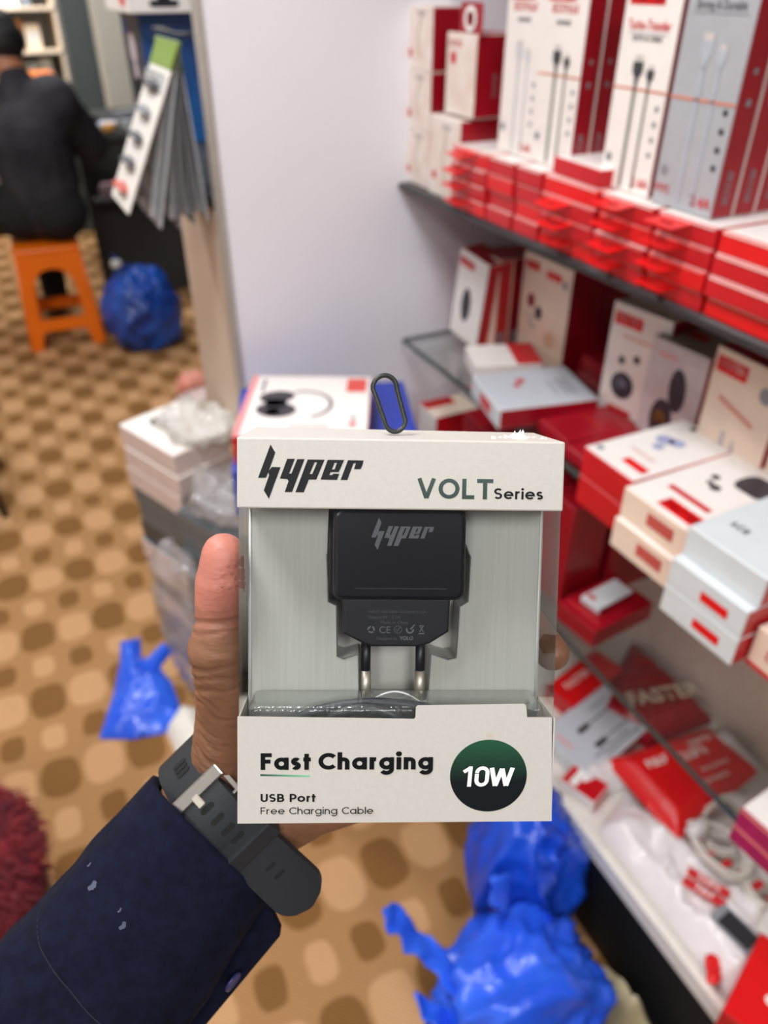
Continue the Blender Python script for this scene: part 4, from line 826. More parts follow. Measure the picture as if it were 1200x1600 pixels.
for z in (.5, .8, 1.04, 1.28, 1.52): obj('shelf_board', box_me('shelf_board', (-.9, -.25, z-.02), (.55, .2, z), .002), fs, pm('pale_wood', (232, 214, 190), .5))
for x in (-.9, .53): obj('upright', box_me('upright', (x, -.25, 0), (x+.02, .2, 1.9), .002), fs, MATS['pale_wood'])
obj('back_panel', box_me('back_panel', (-.9, .2, 0), (.55, .22, 1.9)), fs, pm('pale_back', (200, 206, 204), .6))
pal = [(226, 226, 216), (204, 220, 224), (236, 220, 196), (196, 204, 200), (230, 230, 232), (120, 130, 140), (220, 150, 80)]
pn = ['cream', 'pale blue', 'peach', 'grey-green', 'white', 'slate', 'orange']; on = ['first', 'second', 'third', 'fourth', 'fifth', 'sixth', 'seventh', 'eighth', 'ninth', 'tenth', 'eleventh']
for z, row in ((.8, 'lowest'), (1.04, 'middle'), (1.28, 'top')):
    x = -.25; i = 0
    while True:
        wv = rnd.uniform(.06, .10); h = rnd.uniform(.12, .2); ci = rnd.randrange(7)
        if x+wv > .63: break
        c = pal[ci]
        o = empty('goods_box', (x+wv/2, 6.4, z+.001), None, f'{pn[ci]} boxed item, {on[i]} along the {row} shelf of the lit far shelving', 'box', 'boxed goods on the far shelving')
        obj('carton', box_me('carton', (-wv/2, -.06, 0), (wv/2, .06, h), .003), o, pm('goods%d%d%d' % c, c, .4)); obj('label', box_me('label', (-wv*.3, -.0615, h*.3), (wv*.3, -.0595, h*.7)), o, M_SILVER if rnd.random() < .6 else MATS['orange_line'])
        x += wv+rnd.uniform(.004, .02); i += 1
lp = empty('counter_lamp', (.20, 5.6, 1.17), None, 'small bright white lamp by the seated person\'s head at the far shelves', 'lamp')
obj('bulb', blob_me('bulb', (.05, .05, .05), 1, 0, 5, 3), lp, emis('bulb', (1, 1, .9), 6))
obj('stem', tube_me('stem', [(0, 0, .01), (0, 0, -.5), (0, 0, -1.17)], .012, 8), lp, M_METAL); obj('base', lathe_me('base', [(.1, -1.17), (.1, -1.15), (.02, -1.13)], 16), lp, M_BLACK)
L = bpy.data.lights.new('lamp', 'AREA'); L.size = .3; L.energy = 3; lo = bpy.data.objects.new('lamp', L); COL.objects.link(lo); L.energy = 22; lo.parent = fs; lo.location = (-.1, -.6, 1.85); lo.rotation_euler = (R(35), 0, 0)  # fill light added to brighten the far shelves, it has no fixture
ob = empty('orange_crate', (.42, 5.9, 0), None, 'pale crate stack with an orange rim in front of the far shelving', 'crate')
obj('crate', box_me('crate', (-.2, -.12, 0), (.2, .12, .90), .01), ob, pm('dark_crate', (74, 78, 76), .6)); obj('rim', box_me('rim', (-.2, -.13, .90), (.12, .13, .95), .008), ob, pm('orange_rim', (230, 126, 56), .5))

# ------------------------------------------------------------------ red shaggy cushion at the left edge
t = empty('shaggy_stool', (-.345, .84, 0), None, 'low round seat with a dark red shaggy cover on the carpet', 'seat')
obj('base', lathe_me('base', [(.14, 0), (.15, .02), (.15, .34), (.12, .36)], 24), t, M_BLACK)
def shag():
    rnd = random.Random(3); v = []; f = []
    prof = [(R(a)) for a in range(-20, 91, 10)]
    core = lathe_me('core', [(.135, .30)]+[(.06+.10*math.cos(a) if a < 1.5 else .002, .36+.06*math.sin(a)) for a in prof], 28)
    bm = bmesh.new(); bm.from_mesh(core)
    for i in range(9000):
        a = rnd.uniform(0, 2*math.pi); e = math.asin(rnd.uniform(-.35, 1)); r = .06*rnd.random()**.5+.10*math.cos(e); z = .36+.06*math.sin(e)
        p = Vector((r*math.cos(a), r*math.sin(a), z)); d = Vector((math.cos(a)*math.cos(e), math.sin(a)*math.cos(e), math.sin(e)*.6-.35))+Vector((rnd.gauss(0, .35), rnd.gauss(0, .35), rnd.gauss(0, .35)))
        d.normalize(); L_ = rnd.uniform(.018, .034); s = d.cross(Vector((0, 0, 1))).normalized()*.0016; q = p+d*L_*.6; e2 = q+(d+Vector((0, 0, -.7))).normalized()*L_*.5
        vs = [bm.verts.new(x) for x in (p-s, p+s, q+s*.8, q-s*.8, e2)]
        bm.faces.new(vs[:4]); bm.faces.new((vs[3], vs[2], vs[4]))
    return from_bm('shaggy_cover', bm)
o = obj('shaggy_cover', shag(), t, pm('red_shag', (128, 22, 34), .8, rgb2=(86, 10, 22), scale=30)); o['kind'] = 'stuff'

# ------------------------------------------------------------------ the held charger box (millimetres below are converted by MM)
MM = .001
FRM = Matrix(((.91341, .22989, -.33589, .02115), (-.40541, .44028, -.80112, .15498), (-.03629, .86793, .49536, 1.22019), (0, 0, 0, 1)))
def held(name, org, label, cat):
    o = empty(name, (0, 0, 0), None, label, cat); o.matrix_world = FRM @ Matrix.Translation(Vector(org)*MM); return o
def put(part, me, parent, m, dz=0, smooth=False, org=(0, 0, 0)):
    """mesh given in box millimetres"""
    me.transform(Matrix.Scale(MM, 4) @ Matrix.Translation((-org[0], -org[1], dz-org[2]))); return obj(part, me, parent, m, smooth)
W_, H_, D_ = 105.0, 127.1, 38.0
M_BOX = pm('box_board', (196, 190, 181), .42, var=.03, scale=500, bump=.04, bscale=900)
M_LOGO = pm('charcoal_foil', (24, 24, 26), .5, spec=.2); M_JET = pm('jet_print', (14, 14, 16), .55, spec=.15)
bx = held('charger_box', (0, 0, 0), 'white and clear retail box of a black wall charger held up in the hand', 'box')
# header
bm = bmesh.new()
v = [bm.verts.new(p) for p in ((0, 104.6, 0), (W_, 104.7, 0), (W_, H_, 0), (0, H_, 0), (0, 104.6, -D_), (W_, 104.6, -D_), (W_-1, H_+3.4, -D_), (1.5, H_+3.9, -D_))]
for q in ((0, 1, 2, 3), (1, 5, 6, 2), (5, 4, 7, 6), (4, 0, 3, 7), (3, 2, 6, 7)): bm.faces.new([v[k] for k in q])
for q in ((0, 4, 5, 1),): bm.faces.new([v[k] for k in q])
bmesh.ops.bevel(bm, geom=bm.edges[:], offset=.55, segments=2, affect='EDGES', profile=.5)
put('header', from_bm('header', bm), bx, M_BOX)
rnd = random.Random(2); bm = bmesh.new()
for i in range(26):
    x = 84+17*i/25; z = -3-14*rnd.random(); y = H_+3.4*(-z/D_)-.2; hgt = .5+2.6*math.exp(-((x-92.5)/2.2)**2)+rnd.random()*.5; z = -8-10*rnd.random(); y = H_+3.4*(-z/D_)-.3
    a = [bm.verts.new(p) for p in ((x-1.1, y, z), (x+1.1, y, z), (x+rnd.uniform(-1.6, 1.6), y+hgt, z-1.6), (x, y, z-1.2))]
    bm.faces.new((a[0], a[1], a[2])); bm.faces.new((a[1], a[3], a[2])); bm.faces.new((a[3], a[0], a[2]))
put('torn_paper', from_bm('torn_paper', bm), bx, M_INKW)
# base with the stepped front, bottom and sides
fr = [(0, 0), (W_, 0), (W_-1.2, 35.95), (95.5, 35.95), (95.0, 39.9), (94.4, 40.5), (59, 39.95), (58.4, 39.4), (58.3, 35.9), (57.8, 35.4), (.1, 36.35)]
put('base_front', plate_me('base_front', [fr], .5), bx, M_BOX, -.25)
put('base_bottom', box_me('base_bottom', (0, 0, -D_), (W_, .5, -.3)), bx, M_BOX)
put('base_side', box_me('base_side', (0, 0, -D_), (.5, 35.5, -.3)), bx, M_BOX); put('base_side', box_me('base_side', (W_-.5, 0, -D_), (W_, 35.5, -.3)), bx, M_BOX)
put('back_panel', box_me('back_panel', (0, 0, -D_), (W_, 105, -D_+.5)), bx, M_BOX)
# window film wraps the front and both sides
M_FILM = film('window_film', (.97, .975, .97), 1.5, .03, haze=.003, bump=.10, bscale=14, stretch=(3, .6, 1))
r_ = 1.6; path = [(.25, -D_+1), (.25, -r_)]+[(r_+.25-r_*math.cos(R(a)), -r_+r_*math.sin(R(a))-.3) for a in (15, 30, 45, 60, 75, 90)]
path += [(W_-x, z) for x, z in reversed(path)]
v = []; f = []
for x, z in path:
    for y in (34.0, 105.0): v.append((x, y, z-.35))
for i in range(len(path)-1): f.append((2*i, 2*i+2, 2*i+3, 2*i+1))
put('window_film', mesh('window_film', v, f), bx, M_FILM, smooth=True)
# inner tray: face with the charger cavity, walls and floor
cav = [(28.7, 104.3), (28.2, 87), (28.8, 70), (31.7, 68.6), (32.1, 50.4), (34.4, 49.5), (39.6, 51.1), (40.0, 33.5), (64.6, 33.5), (65.4, 51.2), (71.6, 49.3), (74.4, 49.8), (75.3, 68.4), (78.2, 70.3), (78.7, 86.3), (76.8, 90.9), (76.3, 104.3)]
M_TRAY = pm('tray_card', (180, 180, 171), .35, var=.08, scale=60, stretch=(14, .4, 1))  # vertical streaks in the colour imitate reflections on the clear plastic
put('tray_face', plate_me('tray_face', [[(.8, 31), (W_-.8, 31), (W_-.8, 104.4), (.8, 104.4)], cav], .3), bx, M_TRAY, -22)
v = []; f = []; n = len(cav)
for x, y in cav: v += [(x, y, -22), (x, y, -37)]
for i in range(n): j = (i+1) % n; f.append((2*i, 2*j, 2*j+1, 2*i+1))
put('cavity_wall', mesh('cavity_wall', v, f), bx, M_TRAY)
put('cavity_floor', plate_me('cavity_floor', [[(20, 30), (85, 30), (85, 104.4), (20, 104.4)]], .2), bx, pm('cavity_floor', (200, 196, 188), .4), -37)
put('tray_rim', tube_me('tray_rim', [(x, y, -21.7) for x, y in cav[1:-1]], .28, 6), bx, pm('rim_plastic', (92, 94, 92), .25))
put('tray_rim', tube_me('tray_rim', [(1.5, y, -21.6) for y in (36, 60, 104)], .35, 6), bx, pm('rim_pale', (220, 222, 218), .2))
put('tray_rim', tube_me('tray_rim', [(W_-1.6, y, -21.6) for y in (36, 60, 104)], .35, 6), bx, MATS['rim_pale'])
arc = [(40+24.6*k/12, 33.6+6.5*math.sin(math.pi*k/12), -14) for k in range(13)]
put('tray_arch', tube_me('tray_arch', arc, .35, 6), bx, MATS['rim_pale'])
M_TCLR = film('tray_film', (.93, .94, .93), 1.5, .08, haze=.05, bump=.5, bscale=10, stretch=(30, 1, 1), hazec=(.7, .72, .7))
put('tray_blister', box_me('tray_blister', (3, 30.8, -20.5), (W_-3, 39.0, -3), 2.5, 3), bx, M_TCLR, smooth=True)
# hang loop
lp_ = []
for k in range(32):
    a = 2*math.pi*k/32; cx, cy = (47.3, 144.2) if math.sin(a) >= 0 else (50.9, 134.2)
    lp_.append((cx+4.1*math.cos(a)*(1 if math.sin(a) >= 0 else .9), cy+4.4*math.sin(a), -16.5-.6*math.cos(a)))
put('hang_loop', tube_me('hang_loop', lp_, .8, 10, closed=True, flat=((0, 0, 1), 1.3)), bx, pm('black_rubber', (36, 38, 38), .45, bump=.1, bscale=900))
# printing
hyper = [[[(10.63, 124.94), (12.14, 122.4), (9.95, 116.1), (9.19, 114.39), (6.74, 114.36)]], [[(11.07, 117.87), (13.8, 117.81), (10.14, 107.75), (8.54, 110.39), (10.2, 115.2), (9.9, 116.3)]],
         [[(15.91, 120.49), (18.31, 120.52), (16.49, 115.81), (17.25, 115.82), (19.07, 120.44), (21.38, 120.47), (17.46, 109.98), (15.15, 109.95), (16.36, 113.44), (15.98, 114.05), (13.62, 114.26)]],
         [[(22.37, 120.39), (27.71, 120.38), (25.11, 114.03), (22.79, 114.0), (21.16, 109.93), (18.55, 109.95)], [(24.55, 119.5), (25.4, 119.5), (23.82, 115.77), (23.02, 115.76)]],
         [[(28.71, 120.39), (33.92, 120.37), (32.25, 116.5), (29.64, 116.47), (29.27, 115.51), (30.17, 115.52), (30.55, 116.0), (32.4, 115.93), (31.71, 114.02), (26.49, 114.05)], [(30.9, 119.43), (31.65, 119.44), (30.92, 117.34), (30.06, 117.33)]],
         [[(35.16, 120.34), (40.1, 120.31), (39.74, 118.69), (39.13, 117.55), (37.09, 117.52), (37.68, 119.43), (36.88, 119.32), (34.99, 114.01), (32.85, 114.03)]]]
def logo_me(): return join_me('logo', [plate_me('logo', g_, .06) for g_ in hyper])
put('logo', logo_me(), bx, M_LOGO, .08)
M_VOLT = ramp_y('volt_print', (26, 50, 44), (46, 66, 60), 1, .108, .115); M_TXT = pm('soft_black_print', (24, 23, 27), .55, spec=.15)
def txt(part, s, x0, y0, x1, h, m, parent=bx, z=.04, bold=0, shear=0, org=(0, 0, 0), w=None):
    me = stroke_me(s, w) if w else text_me(s, h, bold=bold, shear=shear, align='LEFT')
    if w:
        for q in me.vertices: q.co.y *= h; q.co.x += q.co.y/h*shear
    lo, hi = min(q.co.x for q in me.vertices), max(q.co.x for q in me.vertices)
    for q in me.vertices: q.co.x = x0+(q.co.x-lo)*(x1-x0)/(hi-lo); q.co.y += y0
    return put(part, me, parent, m, z, org=org)
txt('series_lettering', 'VOLT', 57.4, 108.4, 81.9, 6.5, M_VOLT, w=.19); txt('series_lettering', 'Series', 82.3, 108.5, 98.2, 3.5, M_TXT, w=.17)
txt('slogan_lettering', 'Fast', 7.6, 18.35, 24.0, 5.7, M_JET, w=.235); txt('slogan_lettering', 'Charging', 26.5, 18.35, 64.4, 5.7, M_JET, w=.235)
put('underline', polys_me('underline', [[(7.5, 16.3), (23.7, 15.9), (23.7, 16.4), (7.5, 16.95)]]), bx, ramp_y('underline_print', (40, 60, 54), (110, 200, 150), 0, .0076, .0237), .05)
txt('small_lettering', 'USB Port', 7.6, 7.4, 25.7, 2.75, M_TXT, w=.195); txt('small_lettering', 'Free Charging Cable', 7.6, 3.2, 44.8, 2.35, M_TXT, w=.12)
badge = put('power_badge', plate_me('power_badge', [disc(83.1, 16.0, 12.9, 12.4, 56)], .06), bx, ramp_y('badge_print', (12, 18, 22), (34, 80, 54), 1, .014, .028, .35), .06)
for s, x0, x1, y0, hh in (('10', 74.4, 83.4, 12.3, 7.0), ('W', 83.4, 91.9, 12.3, 7.2)):
    o = txt('badge_lettering', s, x0, y0, x1, hh, M_INKW, z=.14, w=.17, shear=.06); o.parent = badge
put('stain', plate_me('stain', [[(82.2, 29.2), (83.4, 28.9), (84.4, 29.4), (84.0, 30.6), (82.9, 30.9), (82.0, 30.2)]], .02), bx, pm('faint_stain', (196, 184, 166), .5), .03)

# ---- the wall charger inside
ch = held('wall_charger', (53, 64, -30), 'black two-pin wall charger seen through the clear window of the held box', 'charger'); CO = (53, 64, -30)
M_CHG = pm('charger_black', (6, 6, 14), .25, spec=.5); M_CHG2 = pm('charger_black_matt', (9, 9, 16), .4)
def rounded_block(name, outline, z0, z1, bev):
    me = plate_me(name, [outline], 0); bm = bmesh.new(); bm.from_mesh(me); bmesh.ops.dissolve_limit(bm, angle_limit=.01, verts=bm.verts[:], edges=bm.edges[:])
    for q in bm.verts: q.co.z = z0
    r = bmesh.ops.extrude_face_region(bm, geom=bm.faces[:]); bmesh.ops.translate(bm, vec=(0, 0, z1-z0), verts=[q for q in r['geom'] if isinstance(q, bmesh.types.BMVert)])
    bmesh.ops.recalc_face_normals(bm, faces=bm.faces[:])
    e = [x for x in bm.edges if x.is_manifold and x.calc_face_angle(0) > .5 and abs(x.verts[0].co.z-x.verts[1].co.z) < .01]
    bmesh.ops.bevel(bm, geom=e, offset=bev, segments=3, affect='EDGES', profile=.5)
    return from_bm(name, bm)
put('body', rounded_block('body', rrect(30.5, 73.0, 75.2, 104.2, 3.2), -34.5, -9.5, 1.6), ch, M_CHG, org=CO)
put('front_facet', rounded_block('front_facet', [(38, 77), (69, 77), (69, 77.3), (38, 77.3)], -9.6, -9.3, .05), ch, M_CHG2, org=CO)
put('socket_block', rounded_block('socket_block', [(34.0, 60.8), (40.2, 57.6), (44, 56.2), (60, 56.2), (63.8, 57.2), (70.4, 61.4), (70.8, 73.2), (33.8, 73.2)], -34, -13, .8), ch, M_CHG2, org=CO)
for x in (42.3, 61.8):
    p_ = put('pin', (lambda m: (m.transform(Matrix.Translation((x, 57, -24)) @ Matrix.Rotation(R(90), 4, 'X')), m)[1])(lathe_me('pin', [(1.75, 0), (1.75, 12.2), (1.6, 12.4)], 20)), ch, M_CHG2, org=CO)
    put('pin_tip', (lambda m: (m.transform(Matrix.Translation((x, 44.7, -24)) @ Matrix.Rotation(R(90), 4, 'X')), m)[1])(lathe_me('pin_tip', [(2.0, 0), (2.0, 6.4), (1.8, 7.5), (1.2, 8.3), (.4, 8.6)], 20)), p_, M_METAL, org=CO)
lg = logo_me(); lg.transform(Matrix.Translation((43.2, 90.3, 0)) @ Matrix.Scale(.63, 4) @ Matrix.Translation((-6.74, -107.75, 0)))
M_GLG = pm('grey_laser_print', (88, 88, 96), .4); M_GLT = pm('dim_laser_print', (66, 66, 74), .45)
put('logo', lg, ch, M_GLG, -9.42, org=CO)
Zs = -12.95
for s, x0, y0, x1, h in (('INPUT:100-240V~50/60Hz 0.35A', 42.6, 68.2, 62.5, 1.0), ('Output:5V   2.1A', 42.6, 66.3, 53.6, 1.1), ('Made in China', 47.0, 64.5, 56.4, 1.1)): txt('rating_lettering', s, x0, y0-.2, x1, h, M_GLT, ch, Zs, org=CO)
txt('maker_lettering', 'Designed by', 45.7, 58.7, 52.6, 1.0, M_GLT, ch, Zs, .01, org=CO); txt('maker_lettering', 'YOLO', 53.4, 58.7, 58.2, 1.25, M_GLG, ch, Zs, .06, org=CO)
ic = []
for k in range(3):
    a = R(90+120*k); q = [(1.35*math.cos(a+R(t_))*1.0, 1.35*math.sin(a+R(t_))) for t_ in (8, 60, 100)]; q2 = [(.75*math.cos(a+R(t_)), .75*math.sin(a+R(t_))) for t_ in (100, 60, 8)]
    ic.append([(43.7+x, 62.3+y) for x, y in q+q2])
ring = lambda cx, cy, r, w: [disc(cx, cy, r, n=24), disc(cx, cy, r-w, n=24)]
put('recycling_mark', polys_me('recycling_mark', ic), ch, M_GLG, Zs, org=CO)
txt('certification_mark', 'CE', 46.5, 61.0, 50.3, 2.5, M_GLG, ch, Zs, org=CO)
put('check_mark', join_me('check_mark', [plate_me('c', ring(52.9, 62.3, 1.4, .25), .02), polys_me('c', [[(52.1, 62.3), (52.7, 61.5), (53.8, 63.1), (53.6, 63.3), (52.7, 62.0), (52.3, 62.5)]])]), ch, M_GLT, Zs, org=CO)
put('arrow_mark', polys_me('arrow_mark', [[(57+1.4*math.cos(R(a)), 62.2+1.4*math.sin(R(a))) for a in range(150, 400, 25)]+[(57+.8*math.cos(R(a)), 62.2+.8*math.sin(R(a))) for a in range(375, 149, -25)], [(57.0, 62.6), (57.4, 62.2), (58.8, 63.9), (58.5, 64.1)]]), ch, M_GLG, Zs, org=CO)
put('bin_mark', polys_me('bin_mark', [rect(60.0, 60.7, 62.0, 61.1), [(60.2, 61.5), (60.5, 61.4), (61.8, 63.6), (61.5, 63.7)], [(61.8, 61.5), (61.5, 61.4), (60.2, 63.6), (60.5, 63.7)], rect(60.2, 63.5, 61.8, 63.8)]), ch, M_GLG, Zs, org=CO)
# ---- coiled cable at the bottom of the box
cb = held('charging_cable', (50, 14, -14), 'coiled dark grey charging cable at the bottom of the held box', 'cable'); CB = (50, 14, -14)
pts = []
for i in range(5*40):
    a = 2*math.pi*i/40; rr = 1-.045*(i//40)
    pts.append((46+37*rr*math.cos(a), 19.5+18.2*rr*math.sin(a), -10-2.3*(i/40)-.5*math.sin(3*a)))
put('cord', tube_me('cord', pts, 1.6, 8), cb, pm('cable_sheath', (44, 50, 56), .45), org=CB)
pts = [(42+17*math.cos(R(a)), 21.5+14.5*math.sin(R(a)), -8.5-.01*a) for a in range(0, 181, 10)]
put('cord', tube_me('cord', pts, 2.4, 8), cb, pm('cable_sheath_dark', (22, 24, 28), .4), org=CB)
put('plug', box_me('plug', (60, 6, -14), (76, 13, -7), 1, 2), cb, MATS['cable_sheath_dark'], org=CB)
put('plug_tip', box_me('plug_tip', (76, 7, -12.5), (86, 12, -8.5), .4), cb, M_METAL, org=CB)

# ---- the hand, arm and sleeve
hp = held('person', (-10, -17, -62), "person's forearm and hand in a navy sleeve, holding up the white charger box", 'person'); HO = (-10, -17, -62)
def V(x, y, z): return (x, y, z)
hc = [
 # wrist and forearm
 (V(-17, -9, -60), 14, V(-45, -48, -60), 15), (V(.5, -26.4, -61), 14, V(-32, -66, -60), 16), (V(-8, -17, -61), 15, V(-42, -60, -60), 18),
 (V(-42, -60, -60), 20, V(-140, -188, -38), 28),
 # palm
 (V(-12, 0, -58), 14, V(45, 55, -53), 11), (V(-4, -12, -60), 16, V(60, 42, -54), 11.5), (V(4, -24, -60), 15, V(68, 24, -54), 11), (V(8, -30, -59), 13.5, V(66, 4, -53), 11),
 (V(6, -26, -58), 14, V(38, -13, -55), 14.5), (V(38, -13, -55), 14.5, V(64, 6, -54), 11), (V(24, 20, -55), 13, V(30, 10, -56), 13),
 # thenar and thumb
 (V(-13, -2, -56), 14, V(-9, 20, -46), 14), (V(-4, 14, -54), 14, V(-9, 30, -40), 12.5), (V(-9, 20, -46), 14, V(-9.4, 46, -27), 10.6), (V(-9.4, 46, -27), 10.6, V(-9.9, 53, -24), 10.2), (V(-9.9, 53, -24), 10.2, V(-9.4, 66, -21.5), 8.5),
 (V(-9.4, 66, -21.5), 8.5, V(-8.4, 77, -19), 8.9), (V(-8.4, 77, -19), 8.9, V(-7.0, 87.2, -17), 7.5),
 # web between thumb and index
 (V(-2, 26, -50), 10, V(28, 46, -54), 9),
 # index
 (V(45, 55, -53), 10.5, V(84, 61, -58), 9), (V(84, 61, -58), 9, V(106.5, 55, -50), 8.2), (V(106.5, 55, -50), 8, V(112.3, 48.5, -33), 6.6),
 # middle
 (V(60, 42, -54), 10.5, V(99, 30, -60), 9), (V(99, 30, -60), 9, V(103, 10, -54), 8.2), (V(103, 10, -54), 8, V(97, -2, -47), 7),
 # ring
 (V(68, 24, -54), 10, V(101, 12, -61), 8.6), (V(101, 12, -61), 8.6, V(100, -2, -55), 7.6), (V(100, -2, -55), 7.6, V(93, -7, -48), 6.4),
 # little
 (V(66, 4, -53), 9.5, V(92, -4, -59), 7.6), (V(92, -4, -59), 7.6, V(92, -12, -54), 6.6), (V(92, -12, -54), 6.6, V(87, -14.5, -48), 5.6)]
me = cones_me('arm_and_hand', hc, .95, 7, 20)
# creases across the thumb joints and fine wrinkles on the thumb side of the wrist
for q in me.vertices:
    x, y, z = q.co
    if x < 6 and y > -14:
        a = 0
        for yy, dpt, wd in ((64.0, 1.25, 1.2), (60.2, .5, .8), (67.3, .3, .7), (47.0, .7, 1.0), (42.6, .6, .9), (37.5, .45, .8)):
            a += dpt*math.exp(-((y-yy-.10*(x+10)-1.2*noise.noise(Vector((x*.15, yy, z*.1))))/wd)**2)
        if y < 62:
            k = min(1, (62-y)/25); wv = 1.5*noise.noise(Vector((x*.12, y*.08, z*.1)))
            a += k*1.1*max(0, noise.noise(Vector((x*.09+z*.05, y*.34+x*.14+wv, z*.06)))-.05)+k*.5*max(0, noise.noise(Vector((x*.16, y*.8+x*.3+wv, 4))))
        q.co -= q.normal*a
    # pad bulge
    d = (Vector((x, y, z))-Vector((-4, 79, -12))).length
    if d < 13 and x < 1: q.co += q.normal*1.6*(1-d/13)
    d = (Vector((x, y, z))-Vector((-19.5, 51, -24))).length
    if d < 11: q.co += q.normal*1.6*(1-d/11)**1.3
    if x > -.15 and 3 < y < 98 and z > -37.8: q.co.x = min(x, -.15) if x < 14 and y > 36 else q.co.x
def skin_mat():
    m = bpy.data.materials.new('hand_skin'); m.use_nodes = True; nt = m.node_tree; N = nt.nodes; Lk = nt.links.new; b = N['Principled BSDF']
    tc = N.new('ShaderNodeTexCoord'); sp = N.new('ShaderNodeSeparateXYZ'); Lk(tc.outputs['Object'], sp.inputs[0])
    mr = N.new('ShaderNodeMapRange'); mr.interpolation_type = 'SMOOTHSTEP'; mr.inputs[1].default_value = .072; mr.inputs[2].default_value = .092; Lk(sp.outputs[1], mr.inputs[0])
    nz = N.new('ShaderNodeTexNoise'); nz.inputs['Scale'].default_value = 90; nz.inputs['Detail'].default_value = 4; Lk(tc.outputs['Object'], nz.inputs['Vector'])
    c = N.new('ShaderNodeMix'); c.data_type = 'RGBA'; Lk(mr.outputs[0], c.inputs[0]); c.inputs[6].default_value = (*lin((134, 94, 70)), 1); c.inputs[7].default_value = (*lin((190, 120, 104)), 1)
    c2 = N.new('ShaderNodeMix'); c2.data_type = 'RGBA'; c2.blend_type = 'MULTIPLY'; c2.inputs[0].default_value = .35; Lk(c.outputs[2], c2.inputs[6]); Lk(nz.outputs['Color'], c2.inputs[7])
    r = N.new('ShaderNodeValToRGB'); r.color_ramp.elements[0].color = (.6, .52, .5, 1); r.color_ramp.elements[1].color = (1.25, 1.2, 1.18, 1); r.color_ramp.elements[0].position = .3; r.color_ramp.elements[1].position = .7; Lk(nz.outputs['Fac'], r.inputs[0])
    Lk(r.outputs[0], c2.inputs[7]); Lk(c2.outputs[2], b.inputs['Base Color'])
    mp = N.new('ShaderNodeMapping'); mp.inputs['Scale'].default_value = (260, 620, 260); mp.inputs['Rotation'].default_value = (0, 0, R(24)); Lk(tc.outputs['Object'], mp.inputs[0])
    n2 = N.new('ShaderNodeTexNoise'); n2.inputs['Scale'].default_value = 1; n2.inputs['Detail'].default_value = 3; Lk(mp.outputs[0], n2.inputs['Vector'])
    bp = N.new('ShaderNodeBump'); bp.inputs['Strength'].default_value = .4; bp.inputs['Distance'].default_value = .0005; Lk(n2.outputs['Fac'], bp.inputs['Height']); Lk(bp.outputs[0], b.inputs['Normal'])
    b.inputs['Roughness'].default_value = .48; b.inputs['Specular IOR Level'].default_value = .4
    b.inputs['Subsurface Weight'].default_value = .12; b.inputs['Subsurface Radius'].default_value = (.01, .004, .002); b.inputs['Subsurface Scale'].default_value = .25
    return m
put('arm_and_hand', me, hp, skin_mat(), org=HO, smooth=True)
nl = blob_me('thumbnail', (2.0, 6.4, 5.2), 1, 0, 5, 3, 1.0)
for q in nl.vertices: q.co.z -= 0
nl.transform(Matrix.Translation((-14.6, 79.0, -25.5)) @ Matrix.Rotation(R(12), 4, 'Z') @ Matrix.Rotation(R(35), 4, 'Y')); put('thumbnail', nl, hp, pm('nail', (176, 126, 106), .35), org=HO)
# navy sleeve
M_NAVY = pm('navy_cotton', (17, 20, 40), .92, rgb2=(12, 14, 30), scale=220, spec=.15, bump=.12, bscale=900)
def sleeve(name, c0, c1, u0, u1, hz0, hz1, n, m, seed, amp, lip=True):
    v = []; f = []; c0, c1, u0, u1 = Vector(c0), Vector(c1), Vector(u0), Vector(u1)
    rings = ([(-.001, .86), (-.004, .95)] if lip else [])+[(i/(n-1), 1) for i in range(n)]
    for t, k in rings:
        c = c0.lerp(c1, t); u = u0.lerp(u1, t); hz = hz0+(hz1-hz0)*t
        for j in range(m):
            a = 2*math.pi*j/m; cs, sn = math.cos(a), math.sin(a); e = .82
            p = c+Vector((5.7, 7.0, 0))*sn*max(0, 1-2.5*t)+u*k*math.copysign(abs(cs)**e, cs)+Vector((0, 0, hz*k*math.copysign(abs(sn)**e, sn)))
            nn = (u.normalized()*cs+Vector((0, 0, sn)))
            d = amp*(.25+.75*min(1, t*3))*(noise.noise(Vector((t*7+seed, cs*1.6+t*3, sn*1.3)))*1.0+.5*noise.noise(Vector((t*16+seed, cs*3, sn*3+t*9))))
            v.append(p+nn*d)
    nr = len(rings)
    for i in range(nr-1):
        for j in range(m): f.append((i*m+j, i*m+(j+1) % m, (i+1)*m+(j+1) % m, (i+1)*m+j))
    return mesh(name, v, f)
me = sleeve('sleeve', (-19.5, -37, -60), (-177, -233, -11), (23.5, -27, -3), (37.5, -36, 1), 25, 41, 100, 84, 3, 4.2)
slv = put('sleeve', me, hp, M_NAVY, org=HO, smooth=True)
# under-placket of the cuff with its button
pl = [(-1, -52), (9.5, -76), (9.2, -78.5), (-30, -128), (-60, -160), (-64, -140), (-22, -84), (-12, -62)]
put('cuff_placket', rounded_block('cuff_placket', pl, -62, -57, .8), hp, M_NAVY, org=HO, smooth=False)
bt = lathe_me('button', [(4.2, 0), (4.4, .5), (4.2, 1.3), (3.2, 1.4), (2.6, .9), (.5, .9)], 20); bt.transform(Matrix.Translation((-10.0, -95, -54)) @ Matrix.Rotation(R(-28), 4, 'Z') @ Matrix.Rotation(R(62), 4, 'Y')); put('button', bt, hp, pm('blue_button', (52, 56, 110), .3), org=HO)

